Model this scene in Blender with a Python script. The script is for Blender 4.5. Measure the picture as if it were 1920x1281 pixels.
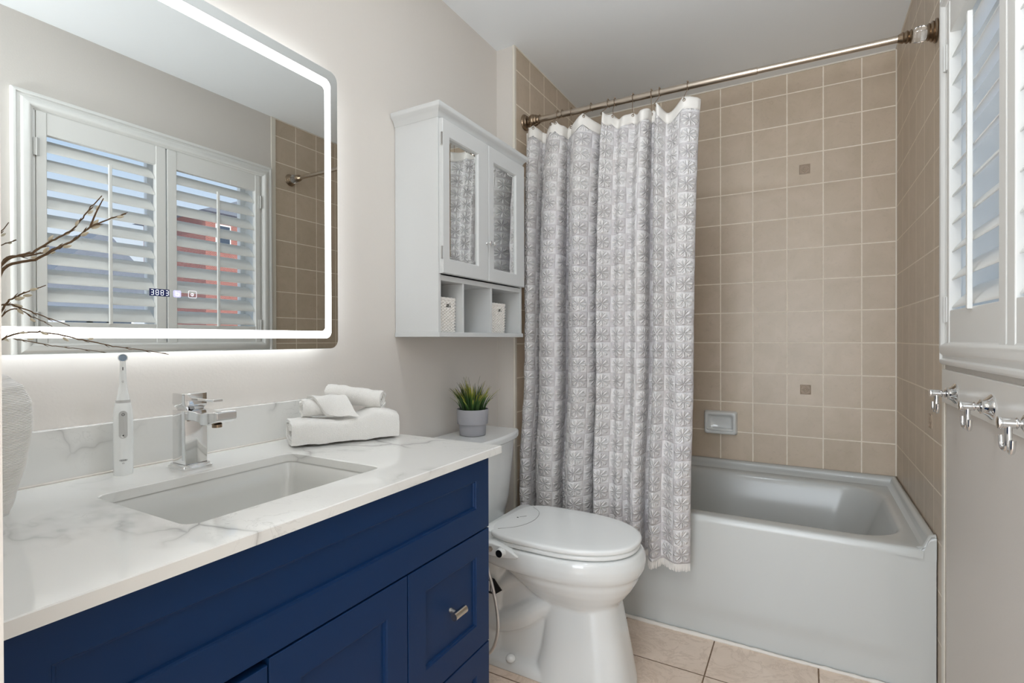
import bpy, bmesh, math, random
from mathutils import Vector, Matrix
PI = math.pi
random.seed(7)
C = bpy.context.scene
for o in list(bpy.data.objects): bpy.data.objects.remove(o)
COL = C.collection
H = 1.12                      # camera height above the floor

# ------------------------------------------------------------------ camera
cam = bpy.data.cameras.new('camera'); co = bpy.data.objects.new('camera', cam); COL.objects.link(co)
cam.sensor_width = 36.0; cam.lens = 970.7/1920*36.0; cam.clip_start = 0.02; cam.clip_end = 200
yaw, pit, rol = 0.5137, -0.0044, -0.0025
rt = Vector((math.cos(yaw), math.sin(yaw), 0)); fw = Vector((-math.sin(yaw)*math.cos(pit), math.cos(yaw)*math.cos(pit), math.sin(pit)))
up = rt.cross(fw)
r2 = rt*math.cos(rol)+up*math.sin(rol); u2 = -rt*math.sin(rol)+up*math.cos(rol)
R = Matrix((r2, u2, -fw)).transposed().to_4x4()
co.matrix_world = Matrix.Translation((0, 0, H)) @ R
C.camera = co

# ------------------------------------------------------------------ world, exposure
w = bpy.data.worlds.new('sky'); C.world = w; w.use_nodes = True
nt = w.node_tree; nt.nodes.clear()
out = nt.nodes.new('ShaderNodeOutputWorld'); bg = nt.nodes.new('ShaderNodeBackground')
tc = nt.nodes.new('ShaderNodeTexCoord'); sx = nt.nodes.new('ShaderNodeSeparateXYZ'); cr = nt.nodes.new('ShaderNodeValToRGB')
cr.color_ramp.elements[0].position = 0.0; cr.color_ramp.elements[0].color = (0.95, 0.96, 0.98, 1)
cr.color_ramp.elements[1].position = 0.40; cr.color_ramp.elements[1].color = (0.36, 0.58, 0.88, 1)
nt.links.new(tc.outputs['Generated'], sx.inputs[0]); nt.links.new(sx.outputs['Z'], cr.inputs[0])
nt.links.new(cr.outputs[0], bg.inputs[0]); bg.inputs[1].default_value = 1.05
nt.links.new(bg.outputs[0], out.inputs[0])
V = C.view_settings; V.view_transform = 'Standard'; V.look = 'None'; V.gamma = 1.0; V.use_curve_mapping = False
V.exposure = 0.27

def area(name, loc, rot, sx_, sy_, power, color=(1, 1, 1), parent=None):
    l = bpy.data.lights.new(name, 'AREA'); l.shape = 'RECTANGLE'; l.size = sx_; l.size_y = sy_; l.energy = power; l.color = color
    o = bpy.data.objects.new(name, l); COL.objects.link(o); o.location = loc; o.rotation_euler = rot
    return o
sun = bpy.data.lights.new('sun', 'SUN'); sun.energy = 4.2; sun.angle = 0.02; sun.color = (1, .95, .88)
so = bpy.data.objects.new('sun', sun); COL.objects.link(so); so.rotation_euler = (math.radians(50), 0, math.radians(60))
so.rotation_euler = Vector((.75, .25, -.6)).to_track_quat('-Z', 'Y').to_euler()
P_CEIL, P_HALL, P_HFILL, P_BOUNCE, E_STRIP = 3.3, 8.0, 39.0, 52.0, 6.8
C.cycles.diffuse_bounces = 8; C.cycles.max_bounces = 14
area('ceiling_light_beam', (-0.38, 0.98, 2.413), (0, 0, 0), 0.13, 0.13, P_CEIL, (.88, .945, 1))
area('hall_fill_beam', (0.1, -0.75, 2.36), (0, 0, 0), 0.9, 0.6, P_HALL, (.92, .965, 1))  # lamp added in the unseen hallway as soft fill
area('hall_fill_light', (-.25, -1.705, 1.15), (math.radians(96), 0, 0), 1.3, 1.8, P_HFILL, (.88, .945, 1))  # added frontal fill, a made-up window source in the unseen hallway

# added spot behind the camera, standing in for a flash bounced off the ceiling
fl_ = bpy.data.lights.new('bounce_fill_spot', 'SPOT'); fl_.energy = P_BOUNCE; fl_.spot_size = math.radians(96); fl_.spot_blend = 1.0; fl_.shadow_soft_size = .08; fl_.color = (.90, .955, 1)
flo = bpy.data.objects.new('bounce_fill_spot', fl_); COL.objects.link(flo); flo.location = (.12, -.32, 1.35)
flo.rotation_euler = Vector((-.12, .74, .82)).to_track_quat('-Z', 'Y').to_euler()

# ------------------------------------------------------------------ materials
def srgb(r, g, b):
    f = lambda c: (c/255/12.92) if c/255 <= .04045 else ((c/255+.055)/1.055)**2.4
    return (f(r), f(g), f(b), 1)
class MT:
    def __init__(s, name):
        s.m = bpy.data.materials.new(name); s.m.use_nodes = True; s.t = s.m.node_tree
        s.p = s.t.nodes['Principled BSDF']; s.o = s.t.nodes['Material Output']
    def n(s, typ, **kw):
        x = s.t.nodes.new(typ)
        for k, v in kw.items():
            if k.startswith('i_'):
                k = k[2:]; k = int(k) if k.isdigit() else k
                if hasattr(v, 'links') or isinstance(v, bpy.types.NodeSocket): s.t.links.new(v, x.inputs[k])
                else: x.inputs[k].default_value = v
            else: setattr(x, k, v)
        return x
    def math(s, op, a, b=0.0, c=0.0, clamp=False):
        x = s.t.nodes.new('ShaderNodeMath'); x.operation = op; x.use_clamp = clamp
        for i, v in enumerate((a, b, c)):
            if isinstance(v, bpy.types.NodeSocket): s.t.links.new(v, x.inputs[i])
            else: x.inputs[i].default_value = v
        return x.outputs[0]
    def mix(s, f, a, b, mode='MIX'):
        x = s.t.nodes.new('ShaderNodeMix'); x.data_type = 'RGBA'; x.blend_type = mode
        for i, v in ((0, f), (6, a), (7, b)):
            if isinstance(v, bpy.types.NodeSocket): s.t.links.new(v, x.inputs[i])
            else: x.inputs[i].default_value = v
        return x.outputs[2]
    def set(s, **kw):
        for k, v in kw.items():
            k = k.replace('_', ' ')
            if isinstance(v, bpy.types.NodeSocket): s.t.links.new(v, s.p.inputs[k])
            else: s.p.inputs[k].default_value = v
    def bump(s, h, strength=.3, dist=.002):
        b = s.n('ShaderNodeBump'); b.inputs['Strength'].default_value = strength; b.inputs['Distance'].default_value = dist
        s.t.links.new(h, b.inputs['Height']); s.t.links.new(b.outputs[0], s.p.inputs['Normal'])
    def pos(s):
        g = s.n('ShaderNodeNewGeometry'); x = s.n('ShaderNodeSeparateXYZ', i_0=g.outputs['Position']); return g.outputs['Position'], x.outputs
    def noise(s, vec, scale, detail=3, rough=.5, dist=0.0):
        x = s.n('ShaderNodeTexNoise'); x.inputs['Scale'].default_value = scale; x.inputs['Detail'].default_value = detail
        x.inputs['Roughness'].default_value = rough; x.inputs['Distortion'].default_value = dist
        if vec is not None: s.t.links.new(vec, x.inputs['Vector'])
        return x.outputs[0]
    def ramp(s, f, stops):
        x = s.n('ShaderNodeValToRGB'); e = x.color_ramp.elements
        while len(e) < len(stops): e.new(.5)
        for el, (p, c) in zip(e, stops): el.position = p; el.color = c
        s.t.links.new(f, x.inputs[0]); return x.outputs[0]

def simple(name, col, rough=.5, metal=0.0, coat=0.0, bump=None, spec=None, vary=0.0):
    M = MT(name); M.set(Base_Color=col, Roughness=rough, Metallic=metal, Coat_Weight=coat)
    if coat: M.set(Coat_Roughness=.06)
    if spec is not None: M.set(Specular_IOR_Level=spec)
    if vary or bump:
        tcn = M.n('ShaderNodeTexCoord').outputs['Object']
    if vary:
        f = M.noise(tcn, 6, 4)
        M.set(Base_Color=M.mix(M.math('MULTIPLY', f, vary), col, (col[0]*.8, col[1]*.8, col[2]*.8, 1)))
    if bump:
        M.bump(M.noise(tcn, bump[0], 3), bump[1], bump[2])
    return M.m

def tile_mat(name, ax, off, size, zoff, zsize, tile, tile2, grout, gw, rough, speck=True, marble=False, bump=.5):
    """square tiles laid on two world axes; grout lines between"""
    M = MT(name); pv, ps = M.pos()
    u = M.math('DIVIDE', M.math('SUBTRACT', ps[ax[0]], off), size)
    v = M.math('DIVIDE', M.math('SUBTRACT', ps[ax[1]], zoff), zsize)
    def edge(c, s_):
        f = M.math('FRACT', c); d = M.math('MINIMUM', f, M.math('SUBTRACT', 1.0, f)); return M.math('MULTIPLY', d, s_)
    d = M.math('MINIMUM', edge(u, size), edge(v, zsize))
    wob = M.math('MULTIPLY', M.math('SUBTRACT', M.noise(pv, 60, 2), .5), gw*.35)
    d = M.math('ADD', d, wob)
    mask = M.math('SMOOTH_MIN', M.math('DIVIDE', M.math('SUBTRACT', d, gw*.5-.0004), .0009, clamp=False), 1.0, .05)
    mask = M.math('MAXIMUM', mask, 0.0, clamp=True)
    cell = M.n('ShaderNodeCombineXYZ', i_0=M.math('FLOOR', u), i_1=M.math('FLOOR', v))
    wn = M.n('ShaderNodeTexWhiteNoise', i_0=cell.outputs[0])
    # offset the grain per tile
    sc = M.n('ShaderNodeVectorMath', operation='SCALE'); sc.inputs['Scale'].default_value = 3.0
    M.t.links.new(wn.outputs['Color'], sc.inputs[0])
    add = M.n('ShaderNodeVectorMath', operation='ADD', i_0=pv, i_1=sc.outputs[0]).outputs[0]
    big = M.noise(add, 9 if not marble else 5, 5, .6, .6)
    col = M.mix(M.ramp(big, [(.35, (0, 0, 0, 1)), (.7, (1, 1, 1, 1))]), tile, tile2)
    if speck:
        sp = M.noise(add, 55, 4, .65, 1.0)
        col = M.mix(M.ramp(sp, [(.56, (0, 0, 0, 1)), (.78, (.30, .30, .30, 1))]), col, (tile[0]*.62, tile[1]*.6, tile[2]*.57, 1))
    if marble:
        ve = M.noise(add, 7, 8, .7, 1.8)
        col = M.mix(M.ramp(ve, [(.46, (0, 0, 0, 1)), (.5, (.45, .45, .45, 1)), (.54, (0, 0, 0, 1))]), col, (tile[0]*.66, tile[1]*.6, tile[2]*.55, 1))
    tone = M.math('MULTIPLY', M.math('SUBTRACT', wn.outputs['Value'], .5), .055)
    hs = M.n('ShaderNodeHueSaturation', i_Value=M.math('ADD', 1.0, tone), i_Color=col)
    M.set(Base_Color=M.mix(mask, grout, hs.outputs[0]),
          Roughness=M.math('ADD', M.math('MULTIPLY', mask, rough-.85), .85))
    hgt = M.math('ADD', mask, M.math('MULTIPLY', M.noise(add, 40, 3), .10))
    M.bump(hgt, bump, .0012)
    return M.m

T1, T2 = srgb(194, 178, 157), srgb(204, 187, 168)
GR = srgb(242, 232, 217)
Zr = 2.3187
mat = {}
mat['tile_back'] = tile_mat('beige wall tile back', (0, 2), 0.2316, .1524, Zr, .1524, T1, T2, GR, .0048, .33)
mat['tile_right'] = tile_mat('beige wall tile right', (1, 2), 2.565, .1524, Zr, .1524, T1, T2, GR, .0048, .33)
mat['tile_left'] = tile_mat('beige wall tile left', (1, 2), 2.153, .1524, Zr, .1524, T1, T2, GR, .0048, .33)
mat['floor'] = tile_mat('marbled floor tile', (0, 1), .042, .331, 1.805, .331, srgb(232, 213, 196), srgb(219, 199, 181), srgb(122, 98, 78), .0045, .22, speck=False, marble=True, bump=.4)
mat['wall'] = simple('warm off white paint', srgb(217, 212, 206), .55, bump=(160, .18, .0015))
mat['ceiling'] = simple('white ceiling paint', srgb(242, 246, 249), .8, bump=(90, .1, .001))
mat['trimtile'] = simple('cream tile edging', srgb(226, 220, 208), .3)
mat['wall_gloss'] = simple('white satin board', srgb(222, 220, 215), .3)
mat['white_wood'] = simple('white lacquered wood', srgb(207, 209, 209), .32, bump=(30, .05, .001))
mat['shutter'] = simple('white shutter paint', srgb(232, 232, 229), .35)
mat['ceramic'] = simple('glazed white ceramic', srgb(223, 225, 224), .12, coat=.4)
mat['sink'] = simple('white sink ceramic', srgb(203, 203, 199), .12, coat=.3)
mat['tub'] = simple('white enamel', srgb(196, 198, 196), .22, coat=.15)
mat['plastic'] = simple('white seat plastic', srgb(234, 236, 235), .2)
mat['plastic_grey'] = simple('light grey plastic', srgb(192, 192, 190), .35)
mat['black'] = simple('black plastic', srgb(18, 18, 20), .3)
mat['chrome'] = simple('polished chrome', (.80, .80, .80, 1), .06, 1.0)
mat['steel'] = simple('brushed nickel', srgb(196, 184, 170), .28, 1.0)
mat['steel_dark'] = simple('aged nickel', srgb(150, 132, 112), .3, 1.0)
mat['hose'] = simple('braided steel', srgb(214, 212, 210), .3, .9, bump=(900, .6, .001))
mat['blue'] = simple('navy blue lacquer', srgb(12, 44, 84), .42, spec=.2, bump=(40, .04, .001))
mat['dark'] = simple('dark gap', srgb(12, 16, 26), .8)
mat['caulk'] = simple('white caulk', srgb(226, 220, 212), .5)
mat['soil'] = simple('dark soil', srgb(24, 22, 18), .9)
mat['pot'] = simple('matte grey pot', srgb(158, 158, 163), .55)
mat['bark'] = simple('willow bark', srgb(104, 80, 54), .7, bump=(300, .5, .001))
mat['catkin'] = simple('pale catkin fur', srgb(214, 203, 180), .9)
mat['hem'] = simple('white hem cloth', srgb(232, 229, 224), .9, bump=(500, .3, .001))
mat['glassy'] = None
def m_mirror():
    M = MT('silvered mirror'); M.set(Base_Color=(.78, .80, .79, 1), Metallic=1.0, Roughness=.0); return M.m
mat['mirror'] = m_mirror()
def m_emit(name, col, st):
    M = MT(name); M.set(Base_Color=(.8, .8, .8, 1), Emission_Color=col, Emission_Strength=st); return M.m
mat['led'] = m_emit('lit frosted strip', (.97, .985, 1, 1), 3.2)
mat['ledback'] = m_emit('back lit edge', (.90, .95, 1, 1), E_STRIP)
mat['digit'] = m_emit('white lit digit', (.85, .9, 1, 1), 1.0)
mat['navy'] = simple('navy display', srgb(22, 34, 92), .2)
mat['violet'] = m_emit('violet lit icon', srgb(150, 145, 225), .6)
mat['iconline'] = m_emit('pale icon line', srgb(225, 220, 235), .7)
mat['dome'] = m_emit('lit dome glass', (1, .97, .92, 1), 1.5)
def m_glass():
    M = MT('window pane'); t = M.t
    tr = M.n('ShaderNodeBsdfTransparent'); gl = M.n('ShaderNodeBsdfGlossy'); gl.inputs['Roughness'].default_value = 0.0
    fr = M.n('ShaderNodeFresnel'); fr.inputs[0].default_value = 1.45
    mx = M.n('ShaderNodeMixShader', i_0=M.math('MULTIPLY', fr.outputs[0], .6), i_1=tr.outputs[0], i_2=gl.outputs[0])
    t.links.new(mx.outputs[0], M.o.inputs[0]); return M.m
mat['glass'] = m_glass()
def m_acrylic():
    M = MT('clear acrylic'); M.set(Base_Color=(.95, .93, .9, 1), Roughness=.05, Transmission_Weight=.9, IOR=1.45); return M.m
mat['acrylic'] = m_acrylic()
def m_marble():
    M = MT('white veined quartz'); pv, ps = M.pos()
    mp = M.n('ShaderNodeMapping', i_0=pv); mp.inputs['Rotation'].default_value = (.5, .3, .6); mp.inputs['Scale'].default_value = (1.0, 1.7, 1.3)
    warp = M.n('ShaderNodeTexNoise'); warp.inputs['Scale'].default_value = 3.2; warp.inputs['Detail'].default_value = 4
    M.t.links.new(mp.outputs[0], warp.inputs['Vector'])
    sc = M.n('ShaderNodeVectorMath', operation='SCALE', i_0=warp.outputs['Color']); sc.inputs['Scale'].default_value = .34
    ad = M.n('ShaderNodeVectorMath', operation='ADD', i_0=mp.outputs[0], i_1=sc.outputs[0]).outputs[0]
    vo = M.n('ShaderNodeTexVoronoi', feature='DISTANCE_TO_EDGE'); vo.inputs['Scale'].default_value = 3.1
    M.t.links.new(ad, vo.inputs['Vector'])
    thin = M.ramp(vo.outputs['Distance'], [(0.0, (1, 1, 1, 1)), (.012, (.5, .5, .5, 1)), (.05, (.12, .12, .12, 1)), (.12, (0, 0, 0, 1))])
    pres = M.ramp(M.noise(pv, 3.6, 3, .5), [(.49, (0, 0, 0, 1)), (.64, (1, 1, 1, 1))])
    f = M.math('MULTIPLY', thin, pres)
    fine = M.noise(ad, 9, 7, .6, 1.2)
    f2 = M.math('MULTIPLY', M.ramp(fine, [(.485, (0, 0, 0, 1)), (.5, (.5, .5, .5, 1)), (.515, (0, 0, 0, 1))]), M.math('MULTIPLY', pres, .5))
    f = M.math('MAXIMUM', M.math('MULTIPLY', f, .75), f2, clamp=True)
    M.set(Base_Color=M.mix(f, srgb(226, 226, 223), srgb(112, 110, 108)), Roughness=.07, Coat_Weight=.3)
    return M.m
mat['marble'] = m_marble()
def m_curtain():
    M = MT('checked terry cloth'); uv = M.n('ShaderNodeUVMap').outputs[0]
    s = M.n('ShaderNodeSeparateXYZ', i_0=uv).outputs
    fu, fv = M.math('FLOOR', s[0]), M.math('FLOOR', s[1])
    par = M.math('MODULO', M.math('ADD', M.math('ADD', fu, fv), 200.0), 2.0)
    x = M.math('SUBTRACT', M.math('FRACT', s[0]), .5); y = M.math('SUBTRACT', M.math('FRACT', s[1]), .5)
    r = M.math('SQRT', M.math('ADD', M.math('MULTIPLY', x, x), M.math('MULTIPLY', y, y)))
    th = M.math('ARCTAN2', y, x)
    pet = M.math('POWER', M.math('ABSOLUTE', M.math('COSINE', M.math('MULTIPLY', th, 4.0))), 2.5)
    pet2 = M.math('POWER', M.math('ABSOLUTE', M.math('COSINE', M.math('ADD', M.math('MULTIPLY', th, 8.0), M.math('MULTIPLY', r, 9.0)))), 3.0)
    rad = M.ramp(r, [(.03, (0, 0, 0, 1)), (.08, (1, 1, 1, 1)), (.38, (1, 1, 1, 1)), (.46, (0, 0, 0, 1))])
    rad2 = M.ramp(r, [(.18, (0, 0, 0, 1)), (.24, (1, 1, 1, 1)), (.38, (1, 1, 1, 1)), (.45, (0, 0, 0, 1))])
    fl = M.math('MAXIMUM', M.math('MULTIPLY', pet, rad), M.math('MULTIPLY', M.math('MULTIPLY', pet2, rad2), .7))
    pv, ps = M.pos()
    ter = M.noise(pv, 420, 2)
    ax_ = M.math('MAXIMUM', M.math('ABSOLUTE', x), M.math('ABSOLUTE', y))
    seam = M.ramp(ax_, [(.455, (1, 1, 1, 1)), (.495, (0, 0, 0, 1))])
    ca = M.mix(M.noise(pv, 3, 2), srgb(232, 229, 224), srgb(228, 227, 233))
    cb = M.mix(M.noise(pv, 3, 2), srgb(212, 207, 202), srgb(209, 206, 213))
    base = M.mix(par, ca, cb)
    base = M.mix(M.math('MULTIPLY', fl, .8), base, srgb(244, 242, 240))
    base = M.mix(M.math('MULTIPLY', ter, .12), base, srgb(190, 184, 184))
    M.set(Base_Color=base, Roughness=.95, Sheen_Weight=.15)
    hgt = M.math('ADD', M.math('ADD', M.math('MULTIPLY', fl, 1.0), M.math('MULTIPLY', ter, .45)), M.math('MULTIPLY', seam, .35))
    M.bump(hgt, 1.0, .0052)
    return M.m
mat['curtain'] = m_curtain()
def m_terry():
    M = MT('white terry towel'); pv, _ = M.pos()
    n1 = M.noise(pv, 650, 2); n2 = M.noise(pv, 30, 3)
    M.set(Base_Color=M.mix(n1, srgb(226, 224, 220), srgb(246, 245, 242)), Roughness=.98, Sheen_Weight=.2)
    M.bump(M.math('ADD', n1, M.math('MULTIPLY', n2, .6)), .8, .0025); return M.m
mat['terry'] = m_terry()
def m_grass():
    M = MT('grass blade'); t = M.n('ShaderNodeUVMap').outputs[0]; s = M.n('ShaderNodeSeparateXYZ', i_0=t).outputs
    rnd = M.n('ShaderNodeNewGeometry').outputs['Random Per Island']
    a = M.ramp(s[1], [(0.0, srgb(24, 44, 20)), (.5, srgb(62, 98, 40)), (.82, srgb(172, 172, 62)), (1.0, srgb(150, 138, 84))])
    b = M.ramp(s[1], [(0.0, srgb(20, 36, 18)), (.6, srgb(48, 84, 34)), (1.0, srgb(96, 92, 60))])
    M.set(Base_Color=M.mix(M.ramp(rnd, [(.45, (0, 0, 0, 1)), (.55, (1, 1, 1, 1))]), a, b), Roughness=.5); return M.m
mat['grass'] = m_grass()
def m_vase():
    M = simple('matte white clay', srgb(226, 224, 221), .6); return M
mat['vase'] = m_vase()
mat['wicker'] = simple('white washed wicker', srgb(228, 225, 220), .8, bump=(400, .5, .001))
mat['basket_in'] = simple('basket shadow side', srgb(120, 110, 104), .9)
def m_brick():
    M = MT('red brick'); pv, ps = M.pos()
    c = M.n('ShaderNodeCombineXYZ', i_0=M.math('ADD', ps[0], ps[1]), i_1=ps[2])
    b = M.n('ShaderNodeTexBrick', i_0=c.outputs[0]); b.inputs['Color1'].default_value = srgb(150, 70, 58); b.inputs['Color2'].default_value = srgb(128, 58, 50)
    b.inputs['Mortar'].default_value = srgb(190, 180, 170); b.inputs['Scale'].default_value = 5.0
    M.set(Base_Color=b.outputs[0], Roughness=.9); return M.m
mat['brick'] = m_brick()
mat['roof'] = simple('grey shingles', srgb(120, 124, 134), .9, vary=.8)
mat['siding'] = simple('pale siding', srgb(196, 198, 206), .8, vary=.4)
mat['ground'] = simple('snowy ground', srgb(236, 236, 236), .9, vary=.3)
mat['winframe'] = simple('white vinyl frame', srgb(236, 236, 234), .35)

# ------------------------------------------------------------------ mesh helpers
def bm_box(bm, x0, x1, y0, y1, z0, z1):
    vs = [bm.verts.new(p) for p in ((x0,y0,z0),(x1,y0,z0),(x1,y1,z0),(x0,y1,z0),(x0,y0,z1),(x1,y0,z1),(x1,y1,z1),(x0,y1,z1))]
    for f in ((0,3,2,1),(4,5,6,7),(0,1,5,4),(1,2,6,5),(2,3,7,6),(3,0,4,7)): bm.faces.new([vs[i] for i in f])
    return vs
def loft(bm, rings, close=True, cap0=True, cap1=True):
    rs = [[bm.verts.new(p) for p in r] for r in rings]
    n = len(rs[0])
    for a, b in zip(rs, rs[1:]):
        for i in range(n if close else n-1):
            j = (i+1) % n
            bm.faces.new((a[i], a[j], b[j], b[i]))
    if cap0: bm.faces.new(list(reversed(rs[0])))
    if cap1: bm.faces.new(rs[-1])
    return rs
def frame_of(d):
    d = Vector(d).normalized(); a = Vector((0, 0, 1)) if abs(d.z) < .9 else Vector((1, 0, 0))
    u = d.cross(a).normalized(); return u, d.cross(u).normalized(), d
def tube(bm, pts, r, n=10, caps=True):
    pts = [Vector(p) for p in pts]; rr = r if hasattr(r, '__len__') else [r]*len(pts)
    rings = []; u = None
    for i, p in enumerate(pts):
        d = (pts[min(i+1, len(pts)-1)]-pts[max(i-1, 0)]).normalized()
        if u is None: u, v, _ = frame_of(d)
        else:
            u = (u-d*u.dot(d)).normalized(); v = d.cross(u)
        rings.append([p+(u*math.cos(2*PI*k/n)+v*math.sin(2*PI*k/n))*rr[i] for k in range(n)])
    loft(bm, rings, True, caps, caps)
def lathe(bm, prof, org, axis, n=32, caps=True):
    u, v, d = frame_of(axis); org = Vector(org)
    rings = [[org+d*h+(u*math.cos(2*PI*k/n)+v*math.sin(2*PI*k/n))*max(r, 1e-5) for k in range(n)] for r, h in prof]
    loft(bm, rings, True, caps, caps)
def catmull(P, per=8):
    P = [Vector(p) for p in P]; out_ = []
    Q = [P[0]*2-P[1]]+P+[P[-1]*2-P[-2]]
    for i in range(1, len(Q)-2):
        for k in range(per):
            t = k/per; a, b, c, d = Q[i-1], Q[i], Q[i+1], Q[i+2]
            out_.append(.5*((2*b)+(c-a)*t+(2*a-5*b+4*c-d)*t*t+(3*b-a-3*c+d)*t**3))
    out_.append(P[-1]); return out_
def rrect(cx, cy, hx, hy, r, z, n=6):
    pts = []
    for (sx_, sy_, a0) in ((1,1,0),(-1,1,PI/2),(-1,-1,PI),(1,-1,3*PI/2)):
        for k in range(n+1):
            a = a0+PI/2*k/n
            pts.append(Vector((cx+sx_*(hx-r)+r*math.cos(a), cy+sy_*(hy-r)+r*math.sin(a), z)))
    return pts
def egg(xb, xf, hw, z, cy, n=48, pw=2.2, fr=.42, pb=None):
    """egg outline: blunt back at xb, round nose at xf"""
    xm = xb+(xf-xb)*fr; pts = []; pw0 = pw
    for k in range(n):
        a = 2*PI*k/n; c, s_ = math.cos(a), math.sin(a)
        pw = pw0 if c >= 0 else (pb or pw0)
        ex = (abs(c)**(2/pw))*(1 if c >= 0 else -1); ey = (abs(s_)**(2/pw))*(1 if s_ >= 0 else -1)
        x = xm+(ex*(xf-xm) if c >= 0 else ex*(xm-xb))
        pts.append(Vector((x, cy+ey*hw, z)))
    return pts
def link(name, bm, m, parent=None, smooth=False, bev=0, seg=2, sub=0, auto=None, origin=None):
    bmesh.ops.recalc_face_normals(bm, faces=bm.faces)
    me = bpy.data.meshes.new(name); 
    if origin is not None: bmesh.ops.translate(bm, verts=bm.verts, vec=-Vector(origin))
    bm.to_mesh(me); bm.free()
    o = bpy.data.objects.new(name, me); COL.objects.link(o)
    if origin is not None: o.location = origin
    for mm in (m if isinstance(m, (list, tuple)) else [m]): me.materials.append(mm if not isinstance(mm, str) else mat[mm])
    if smooth or bev: me.polygons.foreach_set('use_smooth', [True]*len(me.polygons))
    if bev:
        b = o.modifiers.new('b', 'BEVEL'); b.width = bev; b.segments = seg; b.limit_method = 'ANGLE'; b.angle_limit = math.radians(40); b.harden_normals = True
    if sub:
        s_ = o.modifiers.new('s', 'SUBSURF'); s_.levels = sub; s_.render_levels = sub
    if smooth and auto:
        me.set_sharp_from_angle(angle=math.radians(auto))
    if parent is not None:
        o.parent = parent
        po = Vector(parent.location)
        if parent.parent is not None: po = po+Vector(parent.parent.location)
        o.location = Vector(o.location)-po
    return o
def B(*boxes):
    bm = bmesh.new()
    for b in boxes: bm_box(bm, *b)
    return bm
def thing(name, label, cat, loc, group=None):
    o = bpy.data.objects.new(name, None); COL.objects.link(o); o.location = loc; o.empty_display_size = .05
    tag(o, label, cat, group); return o
def tag(o, label, cat, group=None, kind=None):
    o['label'] = label; o['category'] = cat
    if group: o['group'] = group
    if kind: o['kind'] = kind
    return o
def struct(name, bm, m, **kw):
    o = link(name, bm, m, **kw)
    if o.parent is None: o['kind'] = 'structure'
    return o

# ================================================================== SETTING
XL, XR, YB, ZC = -1.208, 0.362, 2.878, 2.42
XA, YJ = -1.116, 2.006
struct('floor', B((-1.5, .6, -1.9, 3.0, -.05, 0)), 'floor')
struct('ceiling', B((-1.5, .75, -1.9, 3.1, ZC, ZC+.05)), 'ceiling')
struct('wall_left', B((XL-.1, XL, .03, YJ, 0, ZC)), 'wall')
struct('wall_left_return', B((XL-.1, XA-.006, YJ, YJ+.05, 0, ZC)), 'wall')
struct('wall_left_alcove', B((XA-.1, XA, YJ+.012, YB, 0, ZC)), 'tile_left')
struct('wall_back', B((XA-.1, XR+.1, YB, YB+.1, 0, ZC)), 'tile_back')
struct('wall_right_alcove', B((XR, XR+.14, 1.966, YB, 0, ZC)), 'tile_right')
# right wall with the window opening
WY0, WY1, WZ0, WZ1 = .868, 1.866, 1.092, 2.052
struct('wall_right', B((XR, XR+.21, -1.7, WY0, 0, ZC), (XR, XR+.21, WY1, 1.966, 0, ZC), (XR, XR+.21, WY0, WY1, 0, WZ0), (XR, XR+.21, WY0, WY1, WZ1, ZC)), 'wall')
struct('wall_front', B((XL, -.524, .03, .15, 0, ZC), (.33, XR, .03, .15, 0, ZC), (-.524, .33, .03, .15, 2.34, ZC)), 'wall')
# hallway behind the camera
struct('wall_hall_back', B((-1.5, -.9, -1.8, -1.7, 0, ZC), (.4, .75, -1.8, -1.7, 0, ZC), (-.9, .4, -1.8, -1.7, 0, .25), (-.9, .4, -1.8, -1.7, 2.05, ZC)), 'wall')  # opening made for the added hallway fill lamp
struct('wall_hall_left', B((-1.4, -1.3, -1.7, .03, 0, ZC)), 'wall')
# white edging where the tiles stop
struct('trim_1', B((XA-.008, XA+.003, YJ-.006, YJ+.012, 0, ZC)), 'trimtile', bev=.002)
struct('trim_2', B((XR-.006, XR, 1.938, 1.968, 0, ZC)), 'trimtile', bev=.003)
struct('trim_3', B((XR-.004, XR, YB-.006, YB, .5, ZC), (XA, XA+.004, YB-.004, YB, .5, ZC)), 'trimtile')
struct('trim_4', B((XA, XR, YB-.004, YB, ZC-.006, ZC), (XA, XA+.004, YJ, YB, ZC-.006, ZC), (XR-.004, XR, 1.966, YB, ZC-.006, ZC)), 'trimtile')
# uneven caulk bead along the foot of the tub
bm = bmesh.new(); pts = []; rr = []
for k in range(90):
    x = XA+(XR-XA)*k/89
    pts.append((x, 2.040+random.uniform(-.0012, .0012), .003)); rr.append(.0065+random.uniform(-.0012, .0014)+(.002 if .2 < k/89 < .6 else 0))
tube(bm, pts, rr, 8); struct('trim_5', bm, 'caulk', smooth=True)
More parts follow.
